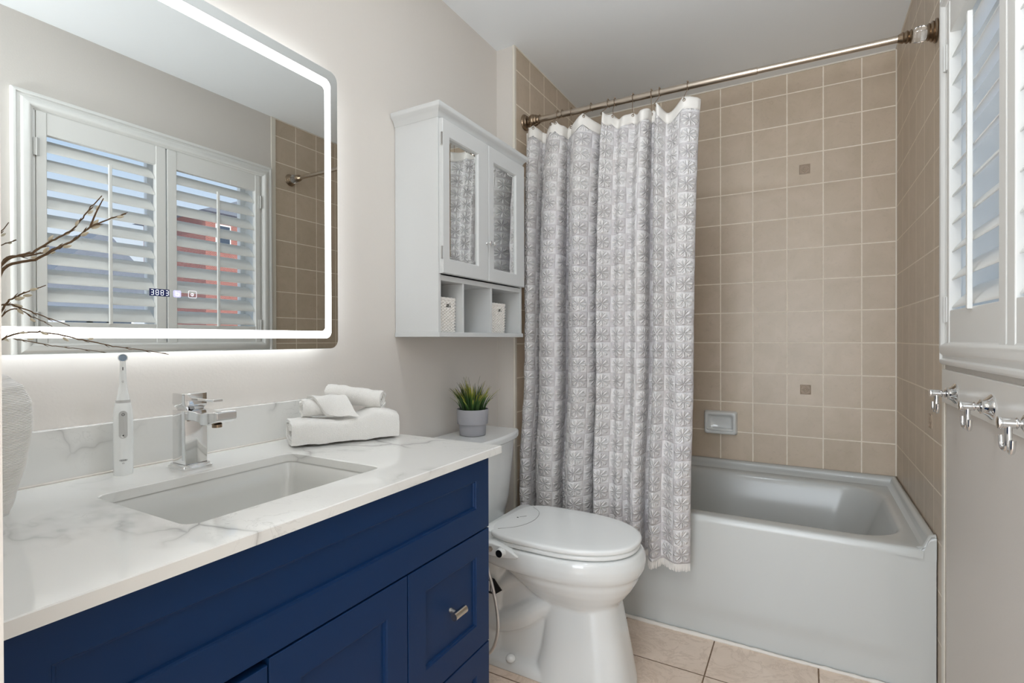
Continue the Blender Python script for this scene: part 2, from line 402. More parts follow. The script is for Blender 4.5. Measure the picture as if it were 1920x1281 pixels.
# small relief squares in the tiling
def accent(parent, c, axis):
    bm = bmesh.new(); h = .0235
    def P(a, b, d):
        return (c[0]+a, c[1]-d, c[2]+b) if axis == 'y' else (c[0]-d, c[1]+a, c[2]+b)
    def ringp(shape, d):
        return [P(a, b, d) for a, b in shape]
    sq = lambda q: [(-q, -q), (q, -q), (q, q), (-q, q)]
    di = lambda q: [(0, -q), (q, 0), (0, q), (-q, 0)]
    loft(bm, [ringp(sq(h), 0), ringp(sq(h), .0022), ringp(sq(h-.0025), .0026), ringp(sq(h-.004), .001)], True, False, True)
    loft(bm, [ringp(di(.017), .001), ringp(di(.015), .003), ringp(di(.011), .003), ringp(di(.010), .0012)], True, False, True)
    lathe(bm, [(.006, 0), (.005, .0022), (.002, .003), (0.0001, .003)], P(0, 0, .001), (0, -1, 0) if axis == 'y' else (-1, 0, 0), 12)
    for a in (-1, 1):
        for b in (-1, 1):
            lathe(bm, [(.0045, 0), (.0035, .0016), (.0001, .002)], P(a*.016, b*.016, .001), (0, -1, 0) if axis == 'y' else (-1, 0, 0), 8)
    o = link('accent_tile', bm, simple('carved accent', srgb(172, 154, 136), .5), parent)
wb = bpy.data.objects['wall_back']; wr = bpy.data.objects['wall_right_alcove']
accent(wb, (.0025, YB, 1.938), 'y'); accent(wb, (.006, YB, .873), 'y'); accent(wr, (XR, 2.152, .848), 'x')

# ------------------------------------------------------------------ window with plantation shutters
def build_window():
    W = struct('window_1', B((XR+.125, XR+.155, WY0, WY0+.035, WZ0, WZ1), (XR+.125, XR+.155, WY1-.035, WY1, WZ0, WZ1),
        (XR+.125, XR+.155, WY0, WY1, WZ0, WZ0+.035), (XR+.125, XR+.155, WY0, WY1, WZ1-.035, WZ1), (XR+.125, XR+.155, 1.345, 1.385, WZ0, WZ1)), 'winframe')
    link('pane', B((XR+.138, XR+.142, WY0+.03, 1.35, WZ0+.03, WZ1-.03), (XR+.138, XR+.142, 1.38, WY1-.03, WZ0+.03, WZ1-.03)), 'glass', W)
    # moulded casing, mitred, swept round the opening
    prof = [(0, 0), (0, .012), (.006, .018), (.014, .019), (.018, .013), (.026, .013), (.034, .022), (.048, .026), (.056, .024), (.062, .016), (.066, .014), (.070, 0)]
    oy0, oy1, oz0, oz1 = .800, 1.938, 1.044, 2.116
    bm = bmesh.new()
    def loopat(d, h):
        return [Vector((XR-h, oy0+d, oz0+d)), Vector((XR-h, oy1-d, oz0+d)), Vector((XR-h, oy1-d, oz1-d)), Vector((XR-h, oy0+d, oz1-d))]
    loft(bm, [loopat(d, h) for d, h in prof], True, False, False)
    link('window_casing', bm, 'shutter', W, bev=.0008)
    bm = bmesh.new()
    loft(bm, [loopat(d, h) for d, h in [(-.004, 0), (-.004, .028), (.000, .032), (.010, .032), (.012, .02), (.012, 0)]], True, False, False)
    bm.free()
    # inner jamb frame
    link('window_jamb', B((XR-.012, XR+.125, .866, .874, WZ0, WZ1), (XR-.012, XR+.125, 1.860, WY1, WZ0, WZ1), (XR-.012, XR+.125, WY0, WY1, WZ0-.002, WZ0+.006), (XR-.012, XR+.125, WY0, WY1, WZ1-.006, WZ1+.002)), 'shutter', W, bev=.001)
    return W
build_window()
def shutter(y0, y1, ly0, ly1, rody, side, label):
    t = thing('window_shutter', label, 'shutter', (XR, (y0+y1)/2, 1.098), 'shutters over the bathroom window')
    x0, x1 = XR-.016, XR+.012
    link('stile', B((x0, x1, y0, ly0, 1.100, 2.046)), 'shutter', t, bev=.003)
    link('stile', B((x0, x1, ly1, y1, 1.100, 2.046)), 'shutter', t, bev=.003)
    link('top_rail', B((x0+.002, x1, ly0, ly1, 1.957, 2.046)), 'shutter', t, bev=.002)
    link('bottom_rail', B((x0+.002, x1, ly0, ly1, 1.100, 1.196)), 'shutter', t, bev=.002)
    xc = XR+.020; n = 10; p = (1.957-1.196)/n
    ang = math.radians(47)
    for k in range(n):
        zc = 1.196+p*(k+.5); bm = bmesh.new(); rings = []
        for y in (ly0+.002, ly1-.002):
            ring = []
            for j in range(20):
                a = 2*PI*j/20; u = .0435*math.cos(a); v = .0052*math.sin(a)*(1 if abs(math.cos(a)) < .98 else .6)
                # outer edge up, room edge down
                ring.append(Vector((xc+u*math.cos(ang)-v*math.sin(ang), y, zc+u*math.sin(ang)+v*math.cos(ang))))
            rings.append(ring)
        loft(bm, rings); link('louver', bm, 'shutter', t, smooth=True, auto=50)
    # tilt rod in front of the louvers, stapled to their room edges
    ex = xc-.0435*math.cos(ang)-.010
    link('tilt_rod', B((ex-.004, ex+.007, rody-.0065, rody+.0065, 1.190, 1.900)), 'shutter', t, bev=.002)
    # hinges on the outer stile
    hy = y0 if side < 0 else y1
    for zz in (1.20, 1.90):
        bm = B((x0-.003, x0, hy-.010, hy+.010, zz-.035, zz+.035)); tube(bm, [(x0-.004, hy, zz-.036), (x0-.004, hy, zz+.036)], .0035, 8)
        link('hinge', bm, simple('painted hinge', srgb(205, 205, 202), .35), t)
    return t
shutter(.876, 1.361, .910, 1.317, 1.129, -1, 'white louvered window shutter on the side nearer the door, away from the tub')
shutter(1.367, 1.858, 1.411, 1.829, 1.616, 1, 'white louvered window shutter beside the beige tiles, the one nearer the tub')
# outdoors
struct('ground_outside', B((2.0, 60, -40, 40, -3.2, -3.0)), 'ground')
def house(x, y0, y1, z1, m, label, zr):
    t = thing('house', label, 'house', (x, (y0+y1)/2, -3.0), 'houses outside the window')
    link('wall', B((x, x+6, y0, y1, -3.0, z1)), m, t)
    bm = bmesh.new(); ym = (y0+y1)/2
    a = [(x-.4, y0-.4, z1), (x-.4, y1+.4, z1), (x-.4, ym, zr)]; b = [(x+6.4, p[1], p[2]) for p in a]
    loft(bm, [a, b]); link('roof', bm, 'roof', t)
    for yy in (y0+.9, ym, y1-.9):
        f = link('window', B((x-.05, x, yy-.4, yy+.4, z1-1.7, z1-.5)), 'winframe', t)
        link('window_pane', B((x-.07, x-.05, yy-.33, yy+.33, z1-1.62, z1-.58)), simple('dark pane', srgb(60, 70, 84), .1), f)
house(24.0, 15.2, 30.0, 7.6, 'brick', 'red brick house seen through the shutter louvers', 11.0)
house(16.0, 6.0, 8.8, 2.4, 'siding', 'pale grey house with shingle roof seen through the shutter louvers', 4.4)

# ------------------------------------------------------------------ board with robe hooks
t = thing('hook_board', 'white painted board below the window carrying the robe hooks', 'board', (XR, 1.3, .934))
link('board', B((XR-.011, XR, .35, 1.936, .934, 1.030)), 'wall_gloss', t, bev=.002)
def robe_hook(y, label):
    z = .972; x = XR-.011; t = thing('robe_hook', label, 'hook', (x, y, z), 'chrome robe hooks under the window')
    ax = (-1, 0, 0)
    bm = bmesh.new(); lathe(bm, [(.0001, -.0), (.027, 0), (.0275, .002), (.026, .004), (.021, .008), (.017, .012), (.0145, .016), (.0155, .018), (.0155, .020), (.009, .0205)], (x, y, z), ax, 32)
    link('flange', bm, 'chrome', t, smooth=True, auto=35)
    bm = bmesh.new(); lathe(bm, [(.006, .018), (.0085, .0205), (.0118, .0225), (.0085, .0245), (.0050, .0255), (.0050, .027), (.0085, .0285), (.0100, .030), (.0080, .0315), (.0095, .033), (.0098, .0500), (.0108, .051), (.0110, .053), (.0104, .0555), (.007, .0565), (.0001, .057)], (x, y, z), ax, 28)
    link('arm', bm, 'chrome', t, smooth=True, auto=35)
    for s_ in (-1, 1):
        bm = bmesh.new()
        P = catmull([(x-.041, y+s_*.0030, z-.004), (x-.041, y+s_*.0035, z-.024), (x-.041, y+s_*.008, z-.042), (x-.042, y+s_*.018, z-.049), (x-.043, y+s_*.0275, z-.042), (x-.043, y+s_*.0300, z-.026)], 7)
        tube(bm, P, [.0050-.0014*(i/len(P)) if i < len(P)*.6 else .0042+.001*(i/len(P)-.6) for i in range(len(P))], 12)
        link('prong', bm, 'chrome', t, smooth=True, auto=60)
robe_hook(1.775, 'chrome double robe hook farthest from the camera, beside the beige tiles')
robe_hook(1.470, 'chrome double robe hook in the middle of the three, its whole wall plate showing')
robe_hook(1.210, 'chrome double robe hook cut by the right edge of the photo')

# ------------------------------------------------------------------ ceiling light (above the room, out of the frame)
t = thing('ceiling_light', 'round recessed ceiling light above the middle of the bathroom', 'ceiling light', (-.38, .98, ZC))
bm = bmesh.new(); lathe(bm, [(.072, .006), (.074, .008), (.095, .004), (.097, 0)], (-.38, .98, ZC), (0, 0, -1), 40, False); link('trim_ring', bm, 'ceiling', t, smooth=True, auto=30)
bm = bmesh.new(); lathe(bm, [(.074, .001), (.073, .0045), (.0001, .005)], (-.38, .98, ZC), (0, 0, -1), 40); link('lens', bm, 'dome', t, smooth=True)
t = thing('hall_fill_panel', 'square fill light panel added on the unseen hallway ceiling behind the camera', 'ceiling light', (.1, -.75, ZC))  # invented fixture to go with the hallway fill lamp
link('light_panel', B((-.40, .60, -1.10, -.40, ZC-.04, ZC)), 'dome', t, bev=.005)

# ================================================================== VANITY
def shaker(parent, y0, y1, z0, z1, py0, py1, pz0, pz1, name, xf=-.665):
    """slab front with a recessed panel and a small bevelled moulding"""
    bm = bmesh.new(); xb = xf-.018
    def L(a0, a1, b0, b1, x): return [Vector((x, a0, b0)), Vector((x, a1, b0)), Vector((x, a1, b1)), Vector((x, a0, b1))]
    loft(bm, [L(y0, y1, z0, z1, xb), L(y0, y1, z0, z1, xf-.001), L(y0+.001, y1-.001, z0+.001, z1-.001, xf),
              L(py0, py1, pz0, pz1, xf), L(py0+.0015, py1-.0015, pz0+.0015, pz1-.0015, xf-.0025), L(py0+.004, py1-.004, pz0+.004, pz1-.004, xf-.003),
              L(py0+.0055, py1-.0055, pz0+.0055, pz1-.0055, xf-.007)], True, True, True)
    return link(name, bm, 'blue', parent)
van = thing('vanity_cabinet', 'navy blue vanity cabinet with shaker doors and drawers under the marble top', 'cabinet', (-.93, .61, 0))
link('body', B((XL+.001, -.684, .152, .168, .10, .84), (XL+.001, -.684, 1.044, 1.060, .10, .84), (XL+.001, XL+.012, .168, 1.044, .10, .84), (XL+.012, -.684, .168, 1.044, .10, .118), (-.700, -.684, .168, 1.044, .66, .84), (-.700, -.684, .168, 1.044, .118, .14), (-.700, -.684, .744, .784, .14, .66), (XL+.001, -.74, .152, 1.060, 0, .10)), 'blue', van, bev=.001)
shaker(van, .152, 1.062, .668, .839, .226, 1.008, .724, .790, 'false_front')
d = shaker(van, .7695, 1.062, .393, .6645, .822, 1.008, .451, .612, 'drawer')
shaker(van, .7695, 1.062, .118, .390, .822, 1.008, .176, .335, 'drawer')
shaker(van, .4715, .7665, .118, .6645, .524, .712, .176, .608, 'door')
shaker(van, .152, .4685, .118, .6560, .205, .415, .176, .600, 'door')
def bar_knob(parent, y, z):
    bm = bmesh.new(); x = -.672
    lathe(bm, [(.0065, 0), (.0062, .003), (.0048, .006), (.0048, .026)], (x, y, z), (1, 0, 0), 16)
    rings = []
    for yy in (y-.021, y+.021):
        ring = [Vector((x+.026+.0085*math.cos(a)*.75, yy, z+.0085*math.sin(a))) for a in [PI/2-PI*k/10 for k in range(11)]]
        ring += [Vector((x+.026+.0035*math.cos(a)*.75, yy, z+.0065*math.sin(a))) for a in [-PI/2+PI*k/8 for k in range(9)]]
        rings.append(ring)
    rings = []
    for yy in (y-.021, y+.021):
        rings.append([Vector((x+.024+.008*math.cos(a), yy, z+.0085*math.sin(a))) for a in [2*PI*k/20 for k in range(20)]])
    loft(bm, rings)
    link('knob', bm, simple('satin nickel knob', srgb(208, 202, 192), .22, 1.0), parent, smooth=True, auto=40)
bar_knob(d, .915, .529)

# marble worktop with the sink cut-out
CT, CB = .860, .842
ctop = thing('worktop', 'white veined quartz worktop on the navy vanity with a rectangular sink opening', 'worktop', (-.92, .62, CT))
bm = bmesh.new()
hole = lambda z, e=0: rrect(-.890, .597, .140+e, .190+e, .022, z, 6)
ox0, ox1, oy0, oy1 = XL+.001, -.645, .152, 1.090
def outer_from(hp, z, ins=0):
    pts = []
    cx, cy = -.890, .597
    for p in hp:
        dx, dy = p.x-cx, p.y-cy
        tx = ((ox1-ins)-cx)/dx if dx > 1e-6 else (((ox0)-cx)/dx if dx < -1e-6 else 1e9)
        ty = ((oy1-ins)-cy)/dy if dy > 1e-6 else ((oy0-cy)/dy if dy < -1e-6 else 1e9)
        t_ = min(tx, ty); pts.append(Vector((cx+dx*t_, cy+dy*t_, z)))
    # snap the nearest ones to true corners
    for cxn, cyn in ((ox0, oy0), (ox1-ins, oy0), (ox1-ins, oy1-ins), (ox0, oy1-ins)):
        k = min(range(len(pts)), key=lambda i: (pts[i].x-cxn)**2+(pts[i].y-cyn)**2); pts[k] = Vector((cxn, cyn, z))
    return pts
h0 = hole(CT)
loft(bm, [hole(CB), hole(CT-.0015), hole(CT, .0015), outer_from(h0, CT, .0015), outer_from(h0, CT-.0015), outer_from(h0, CB), hole(CB)], True, False, False)
bmesh.ops.remove_doubles(bm, verts=bm.verts, dist=1e-5)
link('slab', bm, 'marble', ctop, smooth=True, auto=25)
link('backsplash', B((XL+.001, XL+.018, .152, 1.088, CT, .957)), 'marble', ctop, bev=.0015)
bm = bmesh.new(); tube(bm, [(XL+.0195, .152, CT+.001), (XL+.0195, 1.086, CT+.001)], .0028, 8); link('caulk_bead', bm, 'caulk', ctop, smooth=True)

sink = thing('sink', 'white rectangular undermount sink set into the worktop', 'sink', (-.890, .597, .70))
bm = bmesh.new()
prof = [(.150, .200, .842, .03), (.150, .200, .838, .03), (.143, .193, .834, .024), (.140, .188, .800, .03), (.132, .178, .745, .04), (.118, .160, .718, .05), (.09, .13, .708, .05), (.03, .03, .703, .029)]
loft(bm, [rrect(-.890, .597, a, b, r, z, 6) for a, b, z, r in prof], True, False, True)
bo = link('basin', bm, 'sink', sink, smooth=True)
so_ = bo.modifiers.new('s', 'SOLIDIFY'); so_.thickness = .008; so_.offset = -1
bm = bmesh.new(); lathe(bm, [(.0001, .0), (.022, 0), (.022, .003), (.016, .004), (.0001, .006)], (-.890, .597, .7035), (0, 0, 1), 24); link('drain', bm, 'chrome', sink, smooth=True, auto=40)

# faucet
fx, fy = -1.098, .600
fa = thing('faucet', 'square chrome basin faucet behind the sink', 'faucet', (fx, fy, CT))
bm = bmesh.new(); loft(bm, [rrect(fx, fy, .031, .029, .003, CT, 2), rrect(fx, fy, .031, .029, .003, CT+.004, 2), rrect(fx, fy, .028, .026, .003, CT+.007, 2), rrect(fx, fy, .028, .026, .003, CT+.010, 2)])
link('base_plate', bm, 'chrome', fa, bev=.0006)
bm = bmesh.new(); loft(bm, [rrect(fx, fy, .0235, .0225, .002, z, 2) for z in (CT+.010, .978)])
link('body', bm, 'chrome', fa, bev=.0008)
bm = bmesh.new()   # curved spout blade widening towards the lip
rings = []
for (x, zt, zb, hw) in [(fx+.005, .978, .960, .0222), (fx+.03, .980, .960, .0215), (fx+.050, .978, .960, .020), (fx+.066, .976, .958, .020), (fx+.074, .976, .953, .0205), (fx+.098, .979, .955, .021), (fx+.122, .982, .963, .0205), (fx+.127, .980, .967, .020)]:
    rings.append([Vector((x, fy-hw, zb)), Vector((x, fy+hw, zb)), Vector((x, fy+hw, zt)), Vector((x, fy, zt+.001)), Vector((x, fy-hw, zt))])
loft(bm, rings); link('spout', bm, 'chrome', fa, bev=.0015)
bm = bmesh.new(); lathe(bm, [(.009, 0), (.009, .006), (.0001, .006)], (fx+.094, fy, .9545), (0, 0, -1), 20); link('aerator', bm, 'steel_dark', fa)
bm = bmesh.new()
loft(bm, [rrect(fx+.002, fy, .016, .016, .003, .976, 2), rrect(fx+.001, fy, .0225, .0215, .003, .986, 2), rrect(fx, fy, .0235, .0225, .002, .990, 2), rrect(fx, fy, .0235, .0225, .002, 1.012, 2)])
bm_box(bm, fx+.005, fx+.098, fy-.0095, fy+.0095, .9985, 1.0035)
link('lever', bm, 'chrome', fa, bev=.001)

# electric toothbrush
tx, ty = -1.150, .503
tb = thing('electric_toothbrush', 'white electric toothbrush standing upright beside the faucet', 'toothbrush', (tx, ty, CT))
bm = bmesh.new(); lathe(bm, [(.0001, 0), (.0150, 0), (.0155, .004), (.0160, .03), (.0162, .07), (.0158, .105), (.0150, .125), (.0130, .137), (.0125, .139), (.0001, .139)], (tx, ty, CT), (0, 0, 1), 36)
link('handle', bm, 'plastic', tb, smooth=True, auto=50)
bm = bmesh.new(); lathe(bm, [(.0001, .139), (.0120, .139), (.0120, .1445), (.0001, .1445)], (tx, ty, CT), (0, 0, 1), 32); link('collar', bm, 'plastic_grey', tb, smooth=True, auto=40)
bm = bmesh.new(); lathe(bm, [(.0001, .1445), (.0108, .1445), (.0085, .158), (.0062, .175), (.0052, .195), (.0048, .215), (.0048, .219), (.0001, .219)], (tx, ty, CT), (0, 0, 1), 28)
neck = link('brush_neck', bm, 'plastic', tb, smooth=True, auto=60)
fd = Vector((-tx, -ty, 0)).normalized(); sd = Vector((-fd.y, fd.x, 0))
bm = bmesh.new(); lathe(bm, [(.0001, -.004), (.0068, -.004), (.0072, .001), (.0068, .004), (.0001, .004)], Vector((tx, ty, CT+.226)), fd, 24); link('brush_head', bm, simple('pale blue bristles', srgb(150, 168, 186), .5, bump=(900, 1, .002)), tb, smooth=True, auto=40)
bm = bmesh.new(); lathe(bm, [(.0074, -.002), (.0080, 0), (.0074, .002), (.0066, .0025), (.0066, -.0025)], Vector((tx, ty, CT+.226))+fd*.002, fd, 24, False); link('head_ring', bm, 'plastic', tb, smooth=True)
def plaque(parent, zc, hw, hh, r, off, m, name):
    bm = bmesh.new(); 
    def P(a, b, dd): return Vector((tx, ty, CT+zc+b))+sd*a+fd*(off+dd-(0 if hw < .004 else .0))
    out_ = [(p.x, p.y) for p in rrect(0, 0, hw, hh, r, 0, 6)]
    loft(bm, [[P(a, b, math.sqrt(max(off*off-a*a, 0))-off-.001) for a, b in out_], [P(a, b, math.sqrt(max(off*off-a*a, 0))-off+.0006) for a, b in out_]])
    return link(name, bm, m, parent)
plaque(tb, .098, .0068, .0265, .0066, .0162, 'plastic_grey', 'button_panel')
plaque(tb, .0775, .0011, .0013, .001, .0170, 'black', 'indicator_dot')
bm = bmesh.new()
cpt = Vector((tx, ty, CT+.1175))+fd*.0168
tube(bm, [cpt+(sd*math.cos(a)+Vector((0, 0, 1))*math.sin(a))*.0022 for a in [2*PI*k/16 for k in range(17)]], .0005, 6); link('power_symbol', bm, simple('dark grey print', srgb(96, 96, 98), .5), tb)
bm = bmesh.new(); q = Vector((tx, ty, CT+.205))+fd*.0049
for a in (0,): 
    p0 = q+Vector((0, 0, -.003)); p1 = q+Vector((0, 0, .003)); tube(bm, [p0, p1], .0008, 6)
link('neck_slot', bm, 'black', neck)
def text_obj(s_, size, loc, right, upv, m, name, parent, ext=.0003):
    cu = bpy.data.curves.new(name, 'FONT'); cu.body = s_; cu.size = size; cu.extrude = ext; cu.align_x = 'CENTER'; cu.align_y = 'CENTER'
    to = bpy.data.objects.new(name, cu); COL.objects.link(to)
    right = Vector(right).normalized(); upv = Vector(upv).normalized(); nn = right.cross(upv)
    Mx = Matrix((right, upv, nn)).transposed().to_4x4(); Mx.translation = Vector(loc)
    dg = bpy.context.evaluated_depsgraph_get(); me = bpy.data.meshes.new_from_object(to.evaluated_get(dg)); bpy.data.objects.remove(to)
    me.transform(Mx); o = bpy.data.objects.new(name, me); COL.objects.link(o); me.materials.clear(); me.materials.append(mat[m] if isinstance(m, str) else m)
    if parent is not None:
        o.parent = parent; po = Vector(parent.location)
        if parent.parent is not None: po += Vector(parent.parent.location)
        o.location = -po
    return o
gprint = simple('grey print', srgb(150, 150, 150), .5)
bm = bmesh.new(); cp = Vector((tx, ty, CT+.030))+fd*.0162
tube(bm, [cp+sd*(.0062*math.cos(a))*1+Vector((0, 0, .0016*math.sin(a)))-fd*(.0162-math.sqrt(.0162**2-(.0062*math.cos(a))**2)) for a in [2*PI*k/24 for k in range(25)]], .0003, 5); link('logo_ring', bm, gprint, tb)
text_obj('Oral-B', .0030, cp+fd*.0003, sd, (0, 0, 1), gprint, 'logo_text', tb)
text_obj('iO', .0035, cp+Vector((0, 0, -.006))+fd*.0003, sd, (0, 0, 1), gprint, 'logo_text', tb)
text_obj('iO', .0042, Vector((tx, ty, CT+.180))+fd*.0062, (0, 0, 1), -sd, gprint, 'neck_text', neck)

# vase and willow branches beside the door frame
vx, vy = -1.062, .262
vz = thing('vase', 'ribbed white vase at the left edge of the worktop, partly behind the door frame', 'vase', (vx, vy, CT))
bm = bmesh.new(); prof = []
zs = 90; key = [(0, .048), (.02, .054), (.08, .068), (.13, .0745), (.165, .0735), (.19, .064), (.205, .048), (.212, .036), (.215, .034)]
def interp(K, z):
    for (a, ra), (b, rb) in zip(K, K[1:]):
        if a <= z <= b:
            t_ = (z-a)/(b-a); t_ = t_*t_*(3-2*t_)*.35+t_*.65; return ra+(rb-ra)*t_
    return K[-1][1]
prof.append((.0001, 0))
for k in range(zs*4+1):
    z = .215*k/(zs*4); prof.append((interp(key, z)+.0007*math.sin(k*PI/2*1.0)*(1 if .004 < z < .208 else 0), z))
prof += [(.030, .216), (.029, .21), (.040, .19), (.0001, .02)]
lathe(bm, prof, (vx, vy, CT), (0, 0, 1), 48); link('vase_body', bm, 'vase', vz, smooth=True, auto=80)
def branch(pts, r0, buds, label, forks=()):
    P = catmull(pts, 7)
    # small natural kinks
    for i in range(4, len(P)-1):
        if i % 4 == 0: P[i] = P[i]+Vector((random.uniform(-.0014, .0014), random.uniform(-.0014, .0014), random.uniform(-.0014, .0014)))
    bm = bmesh.new(); tube(bm, P, [r0*(1-.72*i/len(P)) for i in range(len(P))], 7)
    allp = [P]
    for f in forks:
        Q = catmull(f, 6); tube(bm, Q, [r0*.55*(1-.6*i/len(Q)) for i in range(len(Q))], 6); allp.append(Q)
    for i in range(6, len(P)-2, 5):   # little pointed nodes along the twig
        d = (P[i+1]-P[i]).normalized(); u, v, _ = frame_of(d); a = random.uniform(0, 2*PI); s_ = u*math.cos(a)+v*math.sin(a)
        tube(bm, [P[i], P[i]+d*.004+s_*.002, P[i]+d*.009+s_*.0035], [r0*.5, r0*.35, .0002], 5)
    o = link('willow_branch', bm, 'bark', None, smooth=True, origin=pts[0])
    tag(o, label, 'branch', 'willow branches in the white vase')
    for (li, fr, s_) in buds:
        s_ *= .78
        Q = allp[li]; i = min(int(fr*(len(Q)-1)), len(Q)-2); d = (Q[i+1]-Q[i]).normalized()
        u, v, _ = frame_of(d); a = random.uniform(0, 2*PI); side = (u*math.cos(a)+v*math.sin(a)); c0 = Q[i]+side*.003; dd = (d+side*.45).normalized()
        bm = bmesh.new(); lathe(bm, [(.0002, 0), (.0022*s_, .002*s_), (.0034*s_, .006*s_), (.0032*s_, .010*s_), (.0018*s_, .0145*s_), (.0002, .017*s_)], c0, dd, 10)
        link('catkin', bm, 'catkin', o, smooth=True)
N0, N1 = (-1.055, .268, 1.02), (-1.052, .275, 1.09)
branch([N0, N1, (-1.046, .288, 1.18), (-1.04, .3013, 1.2367), (-1.02, .3269, 1.2538), (-1.01, .3478, 1.2741), (-1.0, .3683, 1.2924), (-.99, .3811, 1.3172), (-.98, .4008, 1.3517)], .0026, [(0, .62, .9), (0, .70, .9), (0, .80, .8), (0, .9, .8)], 'willow branch reaching highest, its tip pointing steeply up across the mirrored shutter')
branch([(-1.06, .262, 1.02), (-1.055, .272, 1.10), (-1.04, .288, 1.175), (-1.03, .2984, 1.2269), (-1.0, .3241, 1.2414), (-.985, .343, 1.258), (-.975, .3643, 1.2759), (-.965, .3789, 1.2956), (-.955, .4025, 1.3124), (-.95, .4211, 1.3232)], .0028, [(0, .5, 1), (0, .6, .9), (0, .70, 1), (0, .78, 1.1), (1, .15, 1), (1, .6, .7), (0, .93, .8)], 'forked willow branch with pale catkins just below the highest branch', [[(-.965, .3789, 1.2956), (-.96, .3847, 1.3185), (-.955, .3926, 1.3421)]])
branch([(-1.068, .268, 1.02), (-1.064, .276, 1.10), (-1.056, .290, 1.19), (-1.05, .3042, 1.2418), (-1.04, .3269, 1.2498), (-1.03, .3494, 1.2587), (-1.02, .3659, 1.2687)], .0024, [(0, .7, .9), (0, .85, .9)], 'short straight willow branch in the upper bundle at the left edge')
branch([(-1.06, .270, 1.02), (-1.058, .28, 1.08), (-1.052, .292, 1.135), (-1.05, .3039, 1.1719), (-1.04, .3161, 1.1876), (-1.03, .3266, 1.1952), (-1.02, .3431, 1.2051)], .0022, [(0, .62, 1.1), (0, .72, .9), (0, .86, .9)], 'short willow branch with yellowish catkins rising at the mirror left edge')
branch([(-1.066, .262, 1.02), (-1.062, .272, 1.09), (-1.056, .29, 1.155), (-1.05, .3039, 1.1743), (-1.03, .3197, 1.168), (-1.01, .337, 1.1569), (-1.0, .3655, 1.1427)], .0019, [(0, .55, 1.1), (0, .64, .9)], 'willow branch bending down to the right just above the lit mirror strip')
branch([(-1.050, .262, 1.02), (-1.052, .275, 1.09), (-1.054, .298, 1.150), (-1.05, .3153, 1.1684), (-1.03, .3296, 1.1571), (-1.02, .3506, 1.1418)], .0016, [(0, .8, .8)], 'thin short willow branch drooping below the yellowish catkins')
branch([(-1.062, .256, 1.02), (-1.058, .27, 1.075), (-1.052, .288, 1.108), (-1.05, .3036, 1.1236), (-1.045, .3273, 1.1327), (-1.045, .3612, 1.1305), (-1.045, .4057, 1.1192), (-1.048, .4494, 1.1088), (-1.05, .4958, 1.1013), (-1.05, .535, 1.0929)], .0019, [(0, .42, .7), (0, .52, .8), (0, .60, .8), (0, .68, .8)], 'longest willow branch arching low over the lit mirror strip to above the toothbrush')

# ------------------------------------------------------------------ lit mirror
mx = -1.170
mi = thing('lit_mirror', 'large rounded rectangular mirror with a lit frosted border and a clock display', 'mirror', (XL, .61, 1.095))
def yz(y0, y1, z0, z1, r, x, n=8):
    return [Vector((x, p.x, p.y)) for p in rrect((y0+y1)/2, (z0+z1)/2, (y1-y0)/2, (z1-z0)/2, r, 0, n)]
MY0, MY1, MZ0, MZ1 = .170, 1.054, 1.095, 1.881
bm = bmesh.new()
loft(bm, [yz(MY0, MY1, MZ0, MZ1, .026, mx-.005), yz(MY0, MY1, MZ0, MZ1, .026, mx-.0008), yz(MY0+.0008, MY1-.0008, MZ0+.0008, MZ1-.0008, .0255, mx)])
link('mirror_glass', bm, 'mirror', mi)
bm = bmesh.new(); a = (MY0+.026, MY1-.025, MZ0+.029, MZ1-.028); b = (MY0+.047, MY1-.046, MZ0+.049, MZ1-.054)
loft(bm, [yz(*a, .019, mx+.0004), yz(*b, .013, mx+.0004)], True, False, False); link('light_strip', bm, 'led', mi)
bm = bmesh.new(); loft(bm, [yz(MY0+.03, MY1-.03, MZ0+.03, MZ1-.03, .02, XL+.001), yz(MY0+.03, MY1-.03, MZ0+.03, MZ1-.03, .02, mx-.006)])
link('back_housing', bm, 'plastic_grey', mi)
bm = bmesh.new(); loft(bm, [yz(MY0+.028, MY1-.028, MZ0+.028, MZ1-.028, .02, mx-.026), yz(MY0+.028, MY1-.028, MZ0+.028, MZ1-.028, .02, mx-.008)], True, False, False)
link('back_light', bm, 'ledback', mi)
# clock digits and touch symbols shining through the glass
bm = B((mx-.0002, mx+.0003, .560, .5985, 1.2115, 1.2265)); disp = link('clock_display', bm, 'navy', mi)
SEG = {'a': ((0, 1), (1, 1)), 'b': ((1, 1), (1, .5)), 'c': ((1, .5), (1, 0)), 'd': ((0, 0), (1, 0)), 'e': ((0, .5), (0, 0)), 'f': ((0, 1), (0, .5)), 'g': ((0, .5), (1, .5))}
DG = {'3': 'abcdg', '8': 'abcdefg'}
def seven(ch, y, z, wd, hg, parent):
    bm = bmesh.new()
    for s_ in DG[ch]:
        (a0, b0), (a1, b1) = SEG[s_]
        p0 = Vector((mx+.0006, y+a0*wd, z+b0*hg)); p1 = Vector((mx+.0006, y+a1*wd, z+b1*hg)); dd = (p1-p0).normalized()*.0006
        tube(bm, [p0+dd, p1-dd], .0005, 4)
    link('clock_digit', bm, 'digit', parent)
for k, ch in enumerate('3883'): seven(ch, .5625+.0095*k, 1.2140, .0052, .0100, disp)
bm = bmesh.new(); loft(bm, [yz(.606, .622, 1.2115, 1.2265, .003, mx-.0001), yz(.606, .622, 1.2115, 1.2265, .003, mx+.0003)]); ic = link('touch_button', bm, 'violet', mi)
